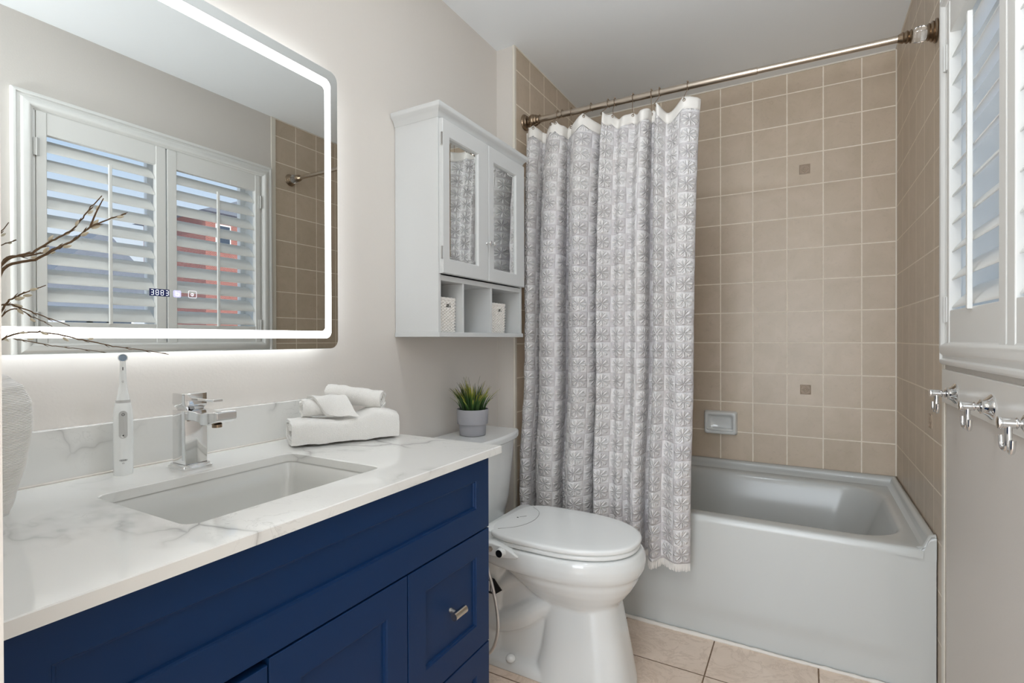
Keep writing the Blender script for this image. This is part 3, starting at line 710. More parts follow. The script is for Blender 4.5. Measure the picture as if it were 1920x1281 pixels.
bm = bmesh.new(); tube(bm, [(mx+.0006, .6115, 1.2245), (mx+.0006, .6115, 1.2150), (mx+.0006, .6175, 1.2150), (mx+.0006, .6175, 1.2200), (mx+.0006, .6115, 1.2200)], .0005, 4); link('touch_symbol', bm, 'digit', ic)
bm = bmesh.new(); pr_ = yz(.6375, .6545, 1.2125, 1.2275, .0025, mx+.0004, 4); tube(bm, pr_+[pr_[0]], .0005, 4); ic = link('touch_outline', bm, 'iconline', mi)
bm = bmesh.new(); tube(bm, [(mx+.0005, .6455+.003*math.cos(a), 1.2195+.003*math.sin(a)) for a in [2*PI*k/12 for k in range(13)]], .0005, 4); tube(bm, [(mx+.0005, .6455, 1.2160), (mx+.0005, .6455, 1.2230)], .0004, 4); link('touch_symbol', bm, 'iconline', ic)

# ------------------------------------------------------------------ wall cabinet above the toilet
cx1 = -1.025; cy0, cy1 = 1.335, 1.8985; cz0, cz1 = 1.144, 1.84
cab = thing('wall_cabinet', 'white two-door wall cabinet with mirrored doors over open cubbies, above the toilet', 'cabinet', (XL, (cy0+cy1)/2, 1.128))
W_ = .014
link('side_panel', B((XL+.001, cx1, cy0, cy0+W_, cz0, cz1)), 'white_wood', cab, bev=.001)
link('side_panel', B((XL+.001, cx1, cy1-W_, cy1, cz0, cz1)), 'white_wood', cab, bev=.001)
link('back_panel', B((XL+.001, XL+.007, cy0+W_, cy1-W_, cz0, cz1)), 'white_wood', cab)
link('base_board', B((XL+.001, cx1+.006, cy0-.003, cy1+.004, 1.128, 1.144)), 'white_wood', cab, bev=.002)
link('shelf', B((XL+.007, cx1-.001, cy0+W_, cy1-W_, 1.312, 1.330)), 'white_wood', cab, bev=.001)
link('top_rail', B((XL+.007, cx1-.0005, cy0+W_, cy1-W_, 1.834, 1.842)), 'white_wood', cab)
link('divider', B((XL+.007, cx1-.002, 1.472, 1.483, 1.144, 1.312)), 'white_wood', cab, bev=.0008)
link('divider', B((XL+.007, cx1-.002, 1.657, 1.668, 1.144, 1.312)), 'white_wood', cab, bev=.0008)
bm = bmesh.new()
def cl(o_, z): return [Vector((XL+.001, cy0-o_, z)), Vector((cx1+o_, cy0-o_, z)), Vector((cx1+o_, cy1+o_, z)), Vector((XL+.001, cy1+o_, z))]
loft(bm, [cl(.001, 1.836), cl(.004, 1.842), cl(.006, 1.848), cl(.012, 1.856), cl(.020, 1.862), cl(.022, 1.866), cl(.022, 1.876), cl(.021, 1.878)])
link('crown_moulding', bm, 'white_wood', cab, bev=.0008)
def cab_door(y0, y1, py0, py1, label=None):
    bm = bmesh.new(); xf = cx1+.0165; xb = cx1+.0005; z0, z1 = 1.334, 1.832; pz0, pz1 = 1.384, 1.776
    def L(a0, a1, b0, b1, x): return [Vector((x, a0, b0)), Vector((x, a1, b0)), Vector((x, a1, b1)), Vector((x, a0, b1))]
    e = .004
    loft(bm, [L(py0, py1, pz0, pz1, xb), L(y0, y1, z0, z1, xb), L(y0, y1, z0, z1, xf-.002), L(y0+.002, y1-.002, z0+.002, z1-.002, xf),
              L(py0-e, py1+e, pz0-e, pz1+e, xf), L(py0-.001, py1+.001, pz0-.001, pz1+.001, xf-.004), L(py0, py1, pz0, pz1, xf-.007), L(py0, py1, pz0, pz1, xb)], True, False, False)
    bmesh.ops.remove_doubles(bm, verts=bm.verts, dist=1e-6)
    dr = link('door', bm, 'white_wood', cab)
    bm = bmesh.new()
    loft(bm, [L(py0-.001, py1+.001, pz0-.001, pz1+.001, xf-.0085), L(py0+.0005, py1-.0005, pz0+.0005, pz1-.0005, xf-.0075), L(py0+.010, py1-.010, pz0+.010, pz1-.010, xf-.0062)])
    link('mirror_panel', bm, 'mirror', dr)
    return dr, xf
d1, xf = cab_door(1.339, 1.6145, 1.379, 1.545)
d2, _ = cab_door(1.6175, 1.8945, 1.655, 1.822)
def knob(parent, y, z):
    bm = bmesh.new(); lathe(bm, [(.005, 0), (.0045, .002), (.0028, .004), (.0026, .010), (.005, .012), (.0085, .015), (.0085, .019), (.006, .0215), (.0001, .022)], (xf, y, z), (1, 0, 0), 24)
    link('knob', bm, 'chrome', parent, smooth=True, auto=40)
knob(d1, 1.601, 1.470); knob(d2, 1.6315, 1.470)
for dr, hy in ((d1, 1.338), (d2, 1.8955)):
    for zz in (1.40, 1.765):
        bm = bmesh.new(); tube(bm, [(xf-.003, hy, zz-.018), (xf-.003, hy, zz+.018)], .0028, 8)
        for q in (-.0185, .0185): tube(bm, [(xf-.003, hy, zz+q-.002), (xf-.003, hy, zz+q+.002)], .0034, 8)
        link('hinge', bm, simple('nickel hinge', srgb(180, 178, 176), .3, 1.0), dr, smooth=True, auto=40)

def basket(yc, label):
    hx, hy, h = .060, .0565, .114; xc = -1.043-hx; z0 = 1.1445
    t = thing('wicker_basket', label, 'basket', (xc, yc, z0), 'white woven baskets in the wall cabinet')
    n_, rows = 176, 88; bm = bmesh.new(); grid = []
    base = rrect(0, 0, 1, 1, .2, 0, 7)
    def perim(a, b, r, cnt):
        P = rrect(0, 0, a, b, r, 0, 8); P.append(P[0]); L_ = [0]
        for p, q in zip(P, P[1:]): L_.append(L_[-1]+(q-p).length)
        out_ = []; j = 0
        for k in range(cnt):
            s_ = L_[-1]*k/cnt
            while L_[j+1] < s_: j += 1
            f = (s_-L_[j])/max(L_[j+1]-L_[j], 1e-9); p = P[j].lerp(P[j+1], f); d_ = (P[j+1]-P[j]).normalized(); out_.append((p, Vector((d_.y, -d_.x, 0))))
        return out_
    for r_ in range(rows+1):
        f = r_/rows; z = h*f; a = hx*(.96+.04*f); b = hy*(.96+.04*f); ring = []
        for k, (p, nn) in enumerate(perim(a-.002, b-.002, .012, n_)):
            row = int(z/.0052); wv = math.sin(k*PI/4+(row % 2)*PI); rr_ = abs(math.sin(z/.0052*PI))
            off = .0046*rr_*(.30+.70*wv) if z < h-.010 else .0022*abs(math.sin((z-h+.010)/.010*PI))+.0008*math.sin(k*.6+z*500)
            ring.append(bm.verts.new((xc+p.x+nn.x*off, yc+p.y+nn.y*off, z0+z)))
        grid.append(ring)
    # find samples on the room side (+x) for the two hand-hole slots
    for r_ in range(rows):
        for k in range(n_):
            a = grid[r_][k]; j = (k+1) % n_
            mid = (a.co+grid[r_][j].co)/2; zz = mid.z-z0; yy = mid.y-yc
            front = mid.x > xc+hx*.80
            if front and .082 < zz < .094 and (-.003 < yy < .012 or .016 < yy < .0235): continue
            bm.faces.new((grid[r_][k], grid[r_][j], grid[r_+1][j], grid[r_+1][k]))
    bm.faces.new(grid[0])
    o = link('basket_body', bm, ['wicker', 'basket_in'], t, smooth=True)
    so3 = o.modifiers.new('s', 'SOLIDIFY'); so3.thickness = .0022; so3.offset = -1; so3.material_offset = 0
    bm = bmesh.new()
    P = [Vector((xc+p.x, yc+p.y, z0+h)) for p, nn in perim(hx-.003, hy-.003, .012, 120)]
    tube(bm, P+[P[0]], [.0030+.0007*math.sin(k*1.1) for k in range(121)], 8); link('rolled_rim', bm, 'wicker', t, smooth=True)
basket(1.4075, 'white woven basket in the cubby nearer the camera')
basket(1.748, 'white woven basket in the cubby nearer the shower curtain')

# ================================================================== TOILET
TY = 1.617
to = thing('toilet', 'white two-piece toilet with closed lid between the vanity and the bathtub', 'toilet', (-.83, TY, 0))
bm = bmesh.new()
R_ = lambda z, xb, xf_, hw, fr=.42, pw=2.2, pb=None: egg(xb, xf_, hw, z, TY, 64, pw, fr, pb)
loft(bm, [R_(.446, -.985, -.452, .178, .5, 2.2, 4), R_(.440, -.990, -.444, .184, .5, 2.2, 4), R_(.415, -.995, -.437, .187, .5, 2.2, 4), R_(.392, -.995, -.440, .185, .5, 2.2, 4), R_(.378, -.985, -.446, .180, .5, 2.2, 3.6),
          R_(.370, -.955, -.455, .172, .5), R_(.350, -.930, -.460, .165, .5), R_(.325, -.895, -.474, .150, .52), R_(.300, -.87, -.492, .130, .55), R_(.280, -.86, -.510, .113, .6), R_(.262, -.84, -.522, .100, .65)])
# front pedestal, flaring to the floor
loft(bm, [R_(.29, -.76, -.522, .095, .5, 3), R_(.24, -.76, -.514, .102, .5, 3), R_(.17, -.765, -.500, .108, .5, 3), R_(.10, -.775, -.486, .114, .5, 3), R_(.05, -.79, -.477, .119, .5, 3), R_(.012, -.80, -.470, .123, .5, 3), R_(.0, -.80, -.469, .123, .5, 3)])
# foot plate running back to the wall
loft(bm, [[Vector((p.x, p.y, z)) for p in rrect(-.80, TY, .235+e, .106+e, .06, 0, 8)] for z, e in ((0, .004), (.022, .002), (.034, -.008), (.04, -.02))])
# rear deck carrying the tank, and the webs below it
loft(bm, [[Vector((p.x, p.y, z)) for p in rrect(-1.03, TY, .150+e, hw, .05, 0, 8)] for z, e, hw in ((.430, 0, .150), (.415, .003, .153), (.375, .0, .150), (.33, -.015, .128), (.27, -.02, .105), (.2, -.02, .092), (.10, -.02, .085), (.03, -.02, .085))])
# solid web behind the pedestal with the trapway swelling out of both flanks
loft(bm, [[Vector((p.x, p.y, z)) for p in rrect(-.86, TY, .16, hw, .05, 0, 8)] for z, hw in ((.34, .085), (.25, .078), (.15, .070), (.06, .074), (.02, .08))])
for s_ in (-1, 1):
    tube(bm, catmull([(-.66, TY+s_*.05, .29), (-.76, TY+s_*.058, .235), (-.84, TY+s_*.060, .18), (-.93, TY+s_*.055, .135), (-1.03, TY+s_*.05, .12)], 6), [.030+.014*math.sin(i/24*PI) for i in range(25)], 16)
    tube(bm, catmull([(-.72, TY+s_*.055, .36), (-.84, TY+s_*.062, .32), (-.94, TY+s_*.062, .26), (-1.0, TY+s_*.05, .18)], 6), [.034]*19, 16)
bw = link('bowl', bm, 'ceramic', to, smooth=True)
rm = bw.modifiers.new('r', 'REMESH'); rm.mode = 'VOXEL'; rm.voxel_size = .0045; rm.use_smooth_shade = True
sm = bw.modifiers.new('sm', 'SMOOTH'); sm.factor = .6; sm.iterations = 7
for s_ in (-1, 1):
    bm = bmesh.new(); lathe(bm, [(.0165, 0), (.0165, .006), (.014, .013), (.008, .018), (.0001, .0195)], (-.865, TY+s_*.098, .034), (0, 0, 1), 24); link('bolt_cap', bm, 'plastic', to, smooth=True)
# tank and lid
bm = bmesh.new()
def tk(z, x1, hw, bow): 
    pts = [Vector((XL+.012, TY-hw, z))]
    for k in range(17):
        a = -1+2*k/16; pts.append(Vector((x1+bow*(1-a*a)-.012*abs(a)**8, TY+a*hw, z)))
    pts.append(Vector((XL+.012, TY+hw, z))); return pts
loft(bm, [tk(.405, -1.06, .175, .02), tk(.43, -1.04, .19, .022), tk(.50, -1.03, .203, .024), tk(.66, -1.02, .218, .026), tk(.724, -1.018, .222, .027)])
link('tank', bm, 'ceramic', to, smooth=True, bev=.008, seg=3)
bm = bmesh.new()
loft(bm, [tk(.724, -1.012, .228, .030), tk(.730, -1.004, .234, .032), tk(.750, -1.003, .235, .033), tk(.757, -1.008, .231, .032)])
link('tank_lid', bm, 'ceramic', to, smooth=True, bev=.004, seg=3)
# bidet seat and lid
def seat(z0, z1, xb, xf_, hw, name, m, r=.006, **kw):
    bm = bmesh.new()
    K = dict(fr=.52, pw=2.25)
    E_ = lambda z, e: egg(xb+e, xf_-e, hw-e, z, TY, 64, 2.2, .46, 4.2)
    loft(bm, [E_(z0, r*.8), E_(z0+r*.5, r*.15), E_(z0+r, 0), E_(z1-r, 0), E_(z1-r*.45, r*.2), E_(z1-r*.1, r*.9), E_(z1+.0005, r*2.2), E_(z1+.0015, .05)])
    return link(name, bm, m, to, smooth=True, auto=60)
seat(.4485, .4640, -.935, -.456, .176, 'seat_ring', 'plastic')
seat(.4655, .4830, -.940, -.452, .181, 'seat_lid', 'plastic')
# hinge cover with engraved arc, control wing with dial on the near side
bm = bmesh.new(); loft(bm, [[Vector((p.x, p.y, z)) for p in rrect(-.925, TY, .030+e, .150+e, .02, 0, 6)] for z, e in ((.449, 0), (.478, 0), (.483, -.006))]); link('seat_hinge_cover', bm, 'plastic', to, smooth=True, auto=50)
bm = bmesh.new(); P = catmull([(-.895, TY-.13, .4842), (-.845, TY-.08, .4848), (-.825, TY, .4850), (-.845, TY+.08, .4848), (-.895, TY+.13, .4842)], 8); tube(bm, P, .0008, 6); link('lid_groove', bm, simple('seam grey', srgb(150, 150, 148), .5), to)
bm = bmesh.new(); tube(bm, [(-.885, TY+.004, .4853), (-.868, TY+.024, .4856)], .0011, 6); link('lid_logo', bm, simple('small grey print', srgb(170, 170, 168), .5), to)
bm = bmesh.new(); lathe(bm, [(.0035, 0), (.0035, .0008), (.0001, .001)], (-.889, TY-.003, .4847), (0, 0, 1), 12); link('lid_dot', bm, 'black', to)
wy = TY-.186; WX = .030; WZ = -.006
bm = bmesh.new()
rings = []
for y, e in ((wy+.05, 0), (wy+.004, 0), (wy-.004, -.003)):
    rings.append([Vector((x+WX, y, z+WZ)) for x, z in [(-.955, .428+(-e)), (-.955, .452+e*.3), (-.94, .462+e), (-.915, .466+e), (-.88, .463+e), (-.84, .450+e), (-.815-e*0, .436), (-.823, .428-e), (-.86, .422-e), (-.91, .420-e), (-.94, .421-e)]])
loft(bm, rings); link('control_panel', bm, 'plastic', to, smooth=True, bev=.003, seg=3)
bm = bmesh.new(); lathe(bm, [(.0155, 0), (.0155, .004), (.0138, .0055), (.0138, .016), (.0128, .0175), (.0001, .0175)], (-.876+WX, wy-.003, .443+WZ), (0, -1, 0), 32); dial = link('dial', bm, 'plastic', to, smooth=True, auto=40)
bm = bmesh.new(); lathe(bm, [(.0118, .0172), (.0118, .0182), (.0001, .0182)], (-.876+WX, wy-.003, .443+WZ), (0, -1, 0), 32); link('dial_face', bm, 'black', dial, smooth=True, auto=40)
bm = bmesh.new(); lathe(bm, [(.0085, -.002), (.0085, .006), (.0065, .007), (.0065, .018), (.0001, .018)], (-.917+WX, wy-.003, .446+WZ), (0, -1, 0), 6); link('inlet_nut', bm, 'steel', to)
bm = bmesh.new()
P = catmull([(-.887, wy-.018, .440), (-.888, wy-.030, .434), (-.887, wy-.034, .415), (-.880, wy-.034, .390), (-.862, wy-.032, .33), (-.846, wy-.030, .25), (-.848, wy-.028, .18), (-.878, wy-.020, .115), (-.94, wy-.005, .075), (-1.02, wy+.02, .075), (-1.10, wy+.02, .12), (-1.19, wy+.02, .16)], 9)
tube(bm, P, .0052, 12); hs = link('supply_hose', bm, 'hose', to, smooth=True)
bm = bmesh.new(); tube(bm, P[14:26], .0066, 12); link('hose_ferrule', bm, 'chrome', hs, smooth=True)
lb = simple('black label', srgb(26, 24, 24), .5)
bm = bmesh.new()
lx, lz, ly = -.925, .285, TY-.124
loft(bm, [[Vector((lx+a, y, lz+b)) for a, b in ((-.05, -.030), (.012, -.030), (.040, -.010), (.010, .022), (-.05, .030))] for y in (ly+.004, ly)]); lab = link('warning_label', bm, lb, to)
bm = bmesh.new()
for k in range(6): bm_box(bm, lx-.045+k*.0085, lx-.0400+k*.0085, ly-.0006, ly, lz-.022, lz+.020-k*.002)
link('label_print', bm, 'plastic', lab)

# potted grass on the tank lid
px, py, pz = -1.098, 1.640, .7585
pt = thing('potted_grass', 'small grey pot of artificial grass on the toilet tank lid', 'plant', (px, py, pz))
bm = bmesh.new(); lathe(bm, [(.0001, 0), (.0475, 0), (.0490, .002), (.0515, .0415), (.0545, .042), (.0575, .0425), (.0580, .045), (.0600, .096), (.0590, .098), (.0570, .096), (.0560, .085), (.0001, .085)], (px, py, pz), (0, 0, 1), 48)
link('pot', bm, 'pot', pt, smooth=True, auto=40)
bm = bmesh.new(); lathe(bm, [(.0555, .083), (.05, .0865), (.03, .089), (.0001, .090)], (px, py, pz), (0, 0, 1), 24); link('soil', bm, 'soil', pt)
bm = bmesh.new(); uvl = bm.loops.layers.uv.new('UVMap')
rg = random.Random(11)
for k in range(150):
    a = rg.uniform(0, 2*PI); r0 = .045*math.sqrt(rg.random()); L_ = rg.uniform(.085, .142)*(1.05-.33*r0/.045); lean = .08+.52*(r0/.045)*rg.uniform(.4, 1.0); wdt = rg.uniform(.0026, .0042)
    b0 = Vector((px+r0*math.cos(a), py+r0*math.sin(a), pz+.086)); dirh = Vector((math.cos(a+rg.uniform(-.4, .4)), math.sin(a+rg.uniform(-.4, .4)), 0))
    sd_ = dirh.cross(Vector((0, 0, 1))); sd_ = (sd_*math.cos(rg.uniform(-.8, .8))+dirh*math.sin(rg.uniform(-.8, .8))).normalized(); prev = None
    for i in range(7):
        t_ = i/6; th_ = lean*(.35+.85*t_)
        pos_ = b0+dirh*(L_*t_*math.sin(th_))+Vector((0, 0, L_*t_*math.cos(th_)))
        pos_.x = max(pos_.x, XL+.006)
        ww = wdt*(1-t_**2.2)+.0002; nrm = dirh*.0009
        row = [bm.verts.new(pos_-sd_*ww), bm.verts.new(pos_+nrm*.8), bm.verts.new(pos_+sd_*ww)]
        if prev:
            for q in (0, 1):
                f = bm.faces.new((prev[q], prev[q+1], row[q+1], row[q]))
                for lp, vv in zip(f.loops, ((i-1)/6, (i-1)/6, t_, t_)): lp[uvl].uv = (.5, vv)
        prev = row
g = link('grass', bm, 'grass', pt, smooth=True)

# ================================================================== TUB
tub = thing('bathtub', 'white alcove bathtub with a flat apron behind the shower curtain', 'bathtub', ((XA+XR)/2, 2.46, 0))
ty0 = 2.042; rz = .457; fl = .497
bm = bmesh.new(); cxT = (XA+XR)/2; gap = .003
def orect(e, z, fy=0): # outer rectangle sampled like rrect for lofting
    x0, x1, y0, y1 = XA+gap+e, XR-gap-e, ty0+fy, YB-gap-e
    return x0, x1, y0, y1, z
bx0, bx1, by0, by1 = -1.04, .290, 2.108, 2.782
cxb, cyb = (bx0+bx1)/2, (by0+by1)/2
def bas(e, z, r, xl=0, xr=0, n=12): 
    x0, x1, y0, y1 = bx0+e+xl, bx1-e-xr, by0+e, by1-e
    return rrect((x0+x1)/2, (y0+y1)/2, (x1-x0)/2, (y1-y0)/2, r, z, n)
h0 = bas(-.012, rz, .16)
def outr(z, x0, x1, y0, y1, src):
    pts = []
    for p in src:
        dx, dy = p.x-cxb, p.y-cyb
        tx = ((x1 if dx > 0 else x0)-cxb)/dx if abs(dx) > 1e-6 else 1e9; tyy = ((y1 if dy > 0 else y0)-cyb)/dy if abs(dy) > 1e-6 else 1e9
        t_ = min(tx, tyy); pts.append(Vector((cxb+dx*t_, cyb+dy*t_, z)))
    for a, b in ((x0, y0), (x1, y0), (x1, y1), (x0, y1)):
        k = min(range(len(pts)), key=lambda i: (pts[i].x-a)**2+(pts[i].y-b)**2); pts[k] = Vector((a, b, z))
    return pts
X0, X1, Y1 = XA+gap, XR-gap, YB-gap
rings = [outr(rz-.03, X0+.034, X1-.034, ty0+.001, Y1-.034, h0), outr(rz-.006, X0+.032, X1-.032, ty0+.0005, Y1-.032, h0), outr(rz-.001, X0+.030, X1-.030, ty0+.006, Y1-.030, h0),
         outr(rz, X0+.036, X1-.036, ty0+.016, Y1-.036, h0), outr(rz, X0+.05, X1-.05, ty0+.03, Y1-.05, h0), h0, bas(-.004, rz-.002, .155), bas(.004, rz-.010, .15), bas(.012, rz-.030, .145),
         bas(.03, rz-.13, .14, .02, .02), bas(.055, rz-.26, .13, .06, .05), bas(.075, rz-.335, .12, .10, .07), bas(.10, rz-.36, .10, .12, .09), bas(.16, rz-.368, .08, .16, .14)]
rings[4] = outr(rz+.0005, X0+.052, X1-.052, ty0+.036, Y1-.052, h0)
loft(bm, rings, True, False, True)
link('basin', bm, 'tub', tub, smooth=True, auto=50)
# raised flange along three walls
bm = bmesh.new()
path = [(X0, ty0+.0), (X0, Y1), (X1, Y1), (X1, ty0+.0)]
def fl_ring(ins, z): return [Vector((X0+ins, ty0+.002, z)), Vector((X0+ins, Y1-ins, z)), Vector((X1-ins, Y1-ins, z)), Vector((X1-ins, ty0+.002, z))]
loft(bm, [fl_ring(0, rz-.03), fl_ring(0, fl), fl_ring(.004, fl+.002), fl_ring(.013, fl), fl_ring(.020, fl-.012), fl_ring(.026, rz+.008), fl_ring(.036, rz-.0005), fl_ring(.040, rz-.010)], False, False, False)
bm.faces.ensure_lookup_table()
link('wall_flange', bm, 'tub', tub, smooth=True, auto=75)
# apron: front skirt with a softly raised panel, corner posts rising to the flange
bm = bmesh.new()
nx, nz = 90, 40; g_ = []
def sstep(a, b, x): t_ = min(max((x-a)/(b-a), 0), 1); return t_*t_*(3-2*t_)
for j in range(nz+1):
    row = []
    for i in range(nx+1):
        x = X0+(X1-X0)*i/nx
        ztop = rz-.006+ (fl+.001-rz+.006)*max(sstep(X1-.038, X1-.010, x), sstep(X0+.038, X0+.010, x))
        z = ztop*j/nz
        # raised middle field with rounded lower corners, faint
        fx_ = sstep(X0+.03, X0+.10, x)*sstep(X1-.05, X1-.13, x); fz = sstep(.07, .13, z)*sstep(rz+.05, rz-.02, z)
        bul = .006*fx_*fz
        y = ty0+.001-.0 + .010*(sstep(.0, 1, 1-z/rz))*0 - bul + .006
        if j == nz: y += .0
        row.append(bm.verts.new((x, y, z)))
    g_.append(row)
for j in range(nz):
    for i in range(nx): bm.faces.new((g_[j][i], g_[j][i+1], g_[j+1][i+1], g_[j+1][i]))
# turn the top edge back over the rim
top = [bm.verts.new((v.co.x, v.co.y+.004, v.co.z+.0045)) for v in g_[nz]]; top2 = [bm.verts.new((v.co.x, v.co.y+.016, v.co.z+.0062)) for v in g_[nz]]
for i in range(nx):
    bm.faces.new((g_[nz][i], g_[nz][i+1], top[i+1], top[i])); bm.faces.new((top[i], top[i+1], top2[i+1], top2[i]))
link('apron', bm, 'tub', tub, smooth=True)

# soap dish on the back wall
sd0 = thing('soap_dish', 'white ceramic soap dish fixed to the beige tiled back wall', 'soap dish', (-.378, YB, .62))
bm = bmesh.new(); sx0, sx1, sz0, sz1 = -.455, -.300, .628, .743
def sr(e, y, r=.012, dz0=0): return [Vector((p.x, y, p.y)) for p in rrect((sx0+sx1)/2, (sz0+sz1)/2+dz0, (sx1-sx0)/2-e, (sz1-sz0)/2-e-abs(dz0), r, 0, 6)]
loft(bm, [sr(-.003, YB), sr(-.003, YB-.006), sr(0, YB-.012), sr(.001, YB-.030), sr(.005, YB-.036, .010), sr(.013, YB-.036, .010), sr(.018, YB-.030, .010), sr(.022, YB-.014, .012), sr(.030, YB-.010, .015)], True, False, True)
link('dish', bm, 'ceramic', sd0, smooth=True, auto=60)
bm = bmesh.new(); loft(bm, [[Vector((p.x, p.y, z)) for p in rrect((sx0+sx1)/2, YB-.026, .066, .012, .009, 0, 6)] for z in (sz0+.018, sz0+.030)]); link('tray_lip', bm, 'ceramic', sd0, smooth=True, bev=.003)

# ================================================================== shower rod and curtain
rL, rR = Vector((XA, 2.100, 2.112)), Vector((XR, 2.067, 2.082)); rd = (rR-rL).normalized(); rl = (rR-rL).length
rod = thing('shower_rod', 'brushed nickel telescoping shower curtain rod spanning the tub alcove', 'curtain rod', rL)
bm = bmesh.new(); lathe(bm, [(.0128, .06), (.0128, rl*.655), (.0115, rl*.656)], rL, rd, 28); link('outer_tube', bm, 'steel', rod, smooth=True, auto=40)
bm = bmesh.new(); lathe(bm, [(.0112, rl*.65), (.0112, rl-.10)], rL, rd, 28); link('inner_tube', bm, 'steel', rod, smooth=True, auto=40)
bm = bmesh.new(); lathe(bm, [(.0001, .0005), (.034, .0005), (.036, .004), (.034, .008), (.028, .010), (.025, .013), (.027, .016), (.025, .019), (.014, .022), (.013, .028), (.020, .031), (.026, .036), (.028, .044), (.026, .052), (.021, .056), (.024, .060), (.022, .065), (.017, .068), (.019, .072), (.017, .077), (.013, .080)], rL, rd, 36)
link('end_flange', bm, 'steel_dark', rod, smooth=True, auto=40)
bm = bmesh.new(); lathe(bm, [(.0001, .0005), (.034, .0005), (.036, .004), (.034, .007), (.029, .009), (.031, .013), (.028, .016), (.024, .018), (.026, .022), (.022, .026), (.0001, .026)], rR, -rd, 36)
link('end_flange', bm, 'steel_dark', rod, smooth=True, auto=40)
bm = bmesh.new(); lathe(bm, [(.016, .026), (.024, .030), (.027, .042), (.024, .056), (.017, .062)], rR, -rd, 8); link('clear_collar', bm, 'acrylic', rod)
bm = bmesh.new(); lathe(bm, [(.012, .062), (.019, .063), (.021, .066), (.018, .069), (.016, .071), (.019, .074), (.020, .077), (.017, .080), (.015, .083), (.0175, .087), (.015, .092), (.0115, .10)], rR, -rd, 32); link('end_rings', bm, 'steel_dark', rod, smooth=True, auto=40)
def rod_at(x): 
    t_ = (x-rL.x)/(rR.x-rL.x); return rL.lerp(rR, t_)

MID = [(-1.0942, 2.030), (-1.078, 1.995), (-1.0450, 1.968), (-1.0200, 1.978), (-1.0195, 2.028), (-.9914, 1.985), (-.9489, 1.965), (-.9069, 1.970), (-.8918, 1.985), (-.902, 2.028), (-.8869, 2.034), (-.8534, 1.980), (-.8098, 1.955), (-.7765, 1.970), (-.7563, 1.992), (-.7561, 2.024), (-.7362, 1.988), (-.7117, 1.960), (-.6882, 1.972), (-.6586, 1.988), (-.6294, 1.975), (-.5998, 1.991), (-.5672, 1.965), (-.5431, 1.975), (-.5403, 2.010), (-.527, 2.017), (-.5044, 1.975), (-.4818, 1.962), (-.4608, 1.985), (-.4399, 1.982), (-.3981, 1.962), (-.3621, 1.972), (-.3508, 1.982)]
# how far down each fold keeps its depth (front/back swing at the hooks and at the hem)
HK = [-1.0531, -1.0303, -.9575, -.9298, -.8723, -.7959, -.7159, -.6769, -.6063, -.5329, -.4970, -.3951]
mp_ = catmull([(a, b, 0) for a, b in MID], 12)
arc = [0]
for a, b in zip(mp_, mp_[1:]): arc.append(arc[-1]+(b-a).length)
SQ = .0615; ztopL, ztopR = 2.060, 2.030; zbot = .298
NV = 150
cur = thing('shower_curtain', 'white and lilac checked terry shower curtain with fringed hem, drawn to the left', 'shower curtain', (-.72, 2.05, 2.05))
bm = bmesh.new(); uvl = bm.loops.layers.uv.new('UVMap'); bmh = bmesh.new()
rc = random.Random(5)
def top_z(x):
    t_ = (x+1.094)/(1.094-.351); zt = ztopL+(ztopR-ztopL)*t_
    dl = [h for h in HK if h <= x]; dr = [h for h in HK if h >= x]
    if dl and dr:
        a, b = dl[-1], dr[0]; f = (x-a)/max(b-a, 1e-6); return zt-.55*(b-a)*.62*math.sin(PI*f)**1.0*.9
    return zt-.004
cols = []
for i, p in enumerate(mp_):
    col = []; zt = top_z(p.x)
    for j in range(NV+1):
        f = j/NV; z = zt+(zbot-zt)*f
        # gathered depth is larger at the top, a few folds drift sideways on the way down
        k = math.exp(-f*5)
        y = p.y+.072*math.exp(-f*6)*1.0 + (p.y-1.975)*(.25*k+1.05)-.035*sstep(.95, .55, z)
        x = p.x + .012*math.sin(p.x*23+1.2)*math.sin(PI*min(f*1.1, 1))*.6*(1-abs(2*f-1)) + (.010*math.sin(p.x*31))*k
        x += (-.010)*sstep(.4, 1, f)*(1 if p.x > -.6 else 0)*(p.x+.6)/.25
        y += .0022*math.sin(z*38+p.x*60)+.0015*math.sin(z*71-p.x*45)
        y = min(y, 2.034+.25*max(z-.56, 0))
        if f < .35: y = min(y+0, 2.09)
        zz = z+.006*math.sin(arc[i]*18)*f
        col.append(((x, y, zz), (arc[i]/SQ, zz/SQ)))
    cols.append(col)
hemrows = int(round(.048/((ztopL-zbot)/NV)))
def build_rows(b_, j0, j1):
    uvv = b_.loops.layers.uv.active
    vs = [[b_.verts.new(cols[i][j][0]) for j in range(j0, j1+1)] for i in range(len(cols))]
    for i in range(len(cols)-1):
        for j in range(j1-j0):
            f = b_.faces.new((vs[i][j], vs[i][j+1], vs[i+1][j+1], vs[i+1][j]))
            if uvv:
                for lp, (ii, jj) in zip(f.loops, ((i, j), (i, j+1), (i+1, j+1), (i+1, j))): lp[uvv].uv = cols[ii][jj+j0][1]
build_rows(bm, hemrows, NV)
cl_ = link('cloth', bm, 'curtain', cur, smooth=True)
so2 = cl_.modifiers.new('s', 'SOLIDIFY'); so2.thickness = .0022; so2.offset = 0
build_rows(bmh, 0, hemrows)
hm = link('top_hem', bmh, 'hem', cur, smooth=True)
so2 = hm.modifiers.new('s', 'SOLIDIFY'); so2.thickness = .003; so2.offset = 0
bm = bmesh.new()   # knotted fringe along the lower hem
n_f = 360; tot = arc[-1]; ii = 0
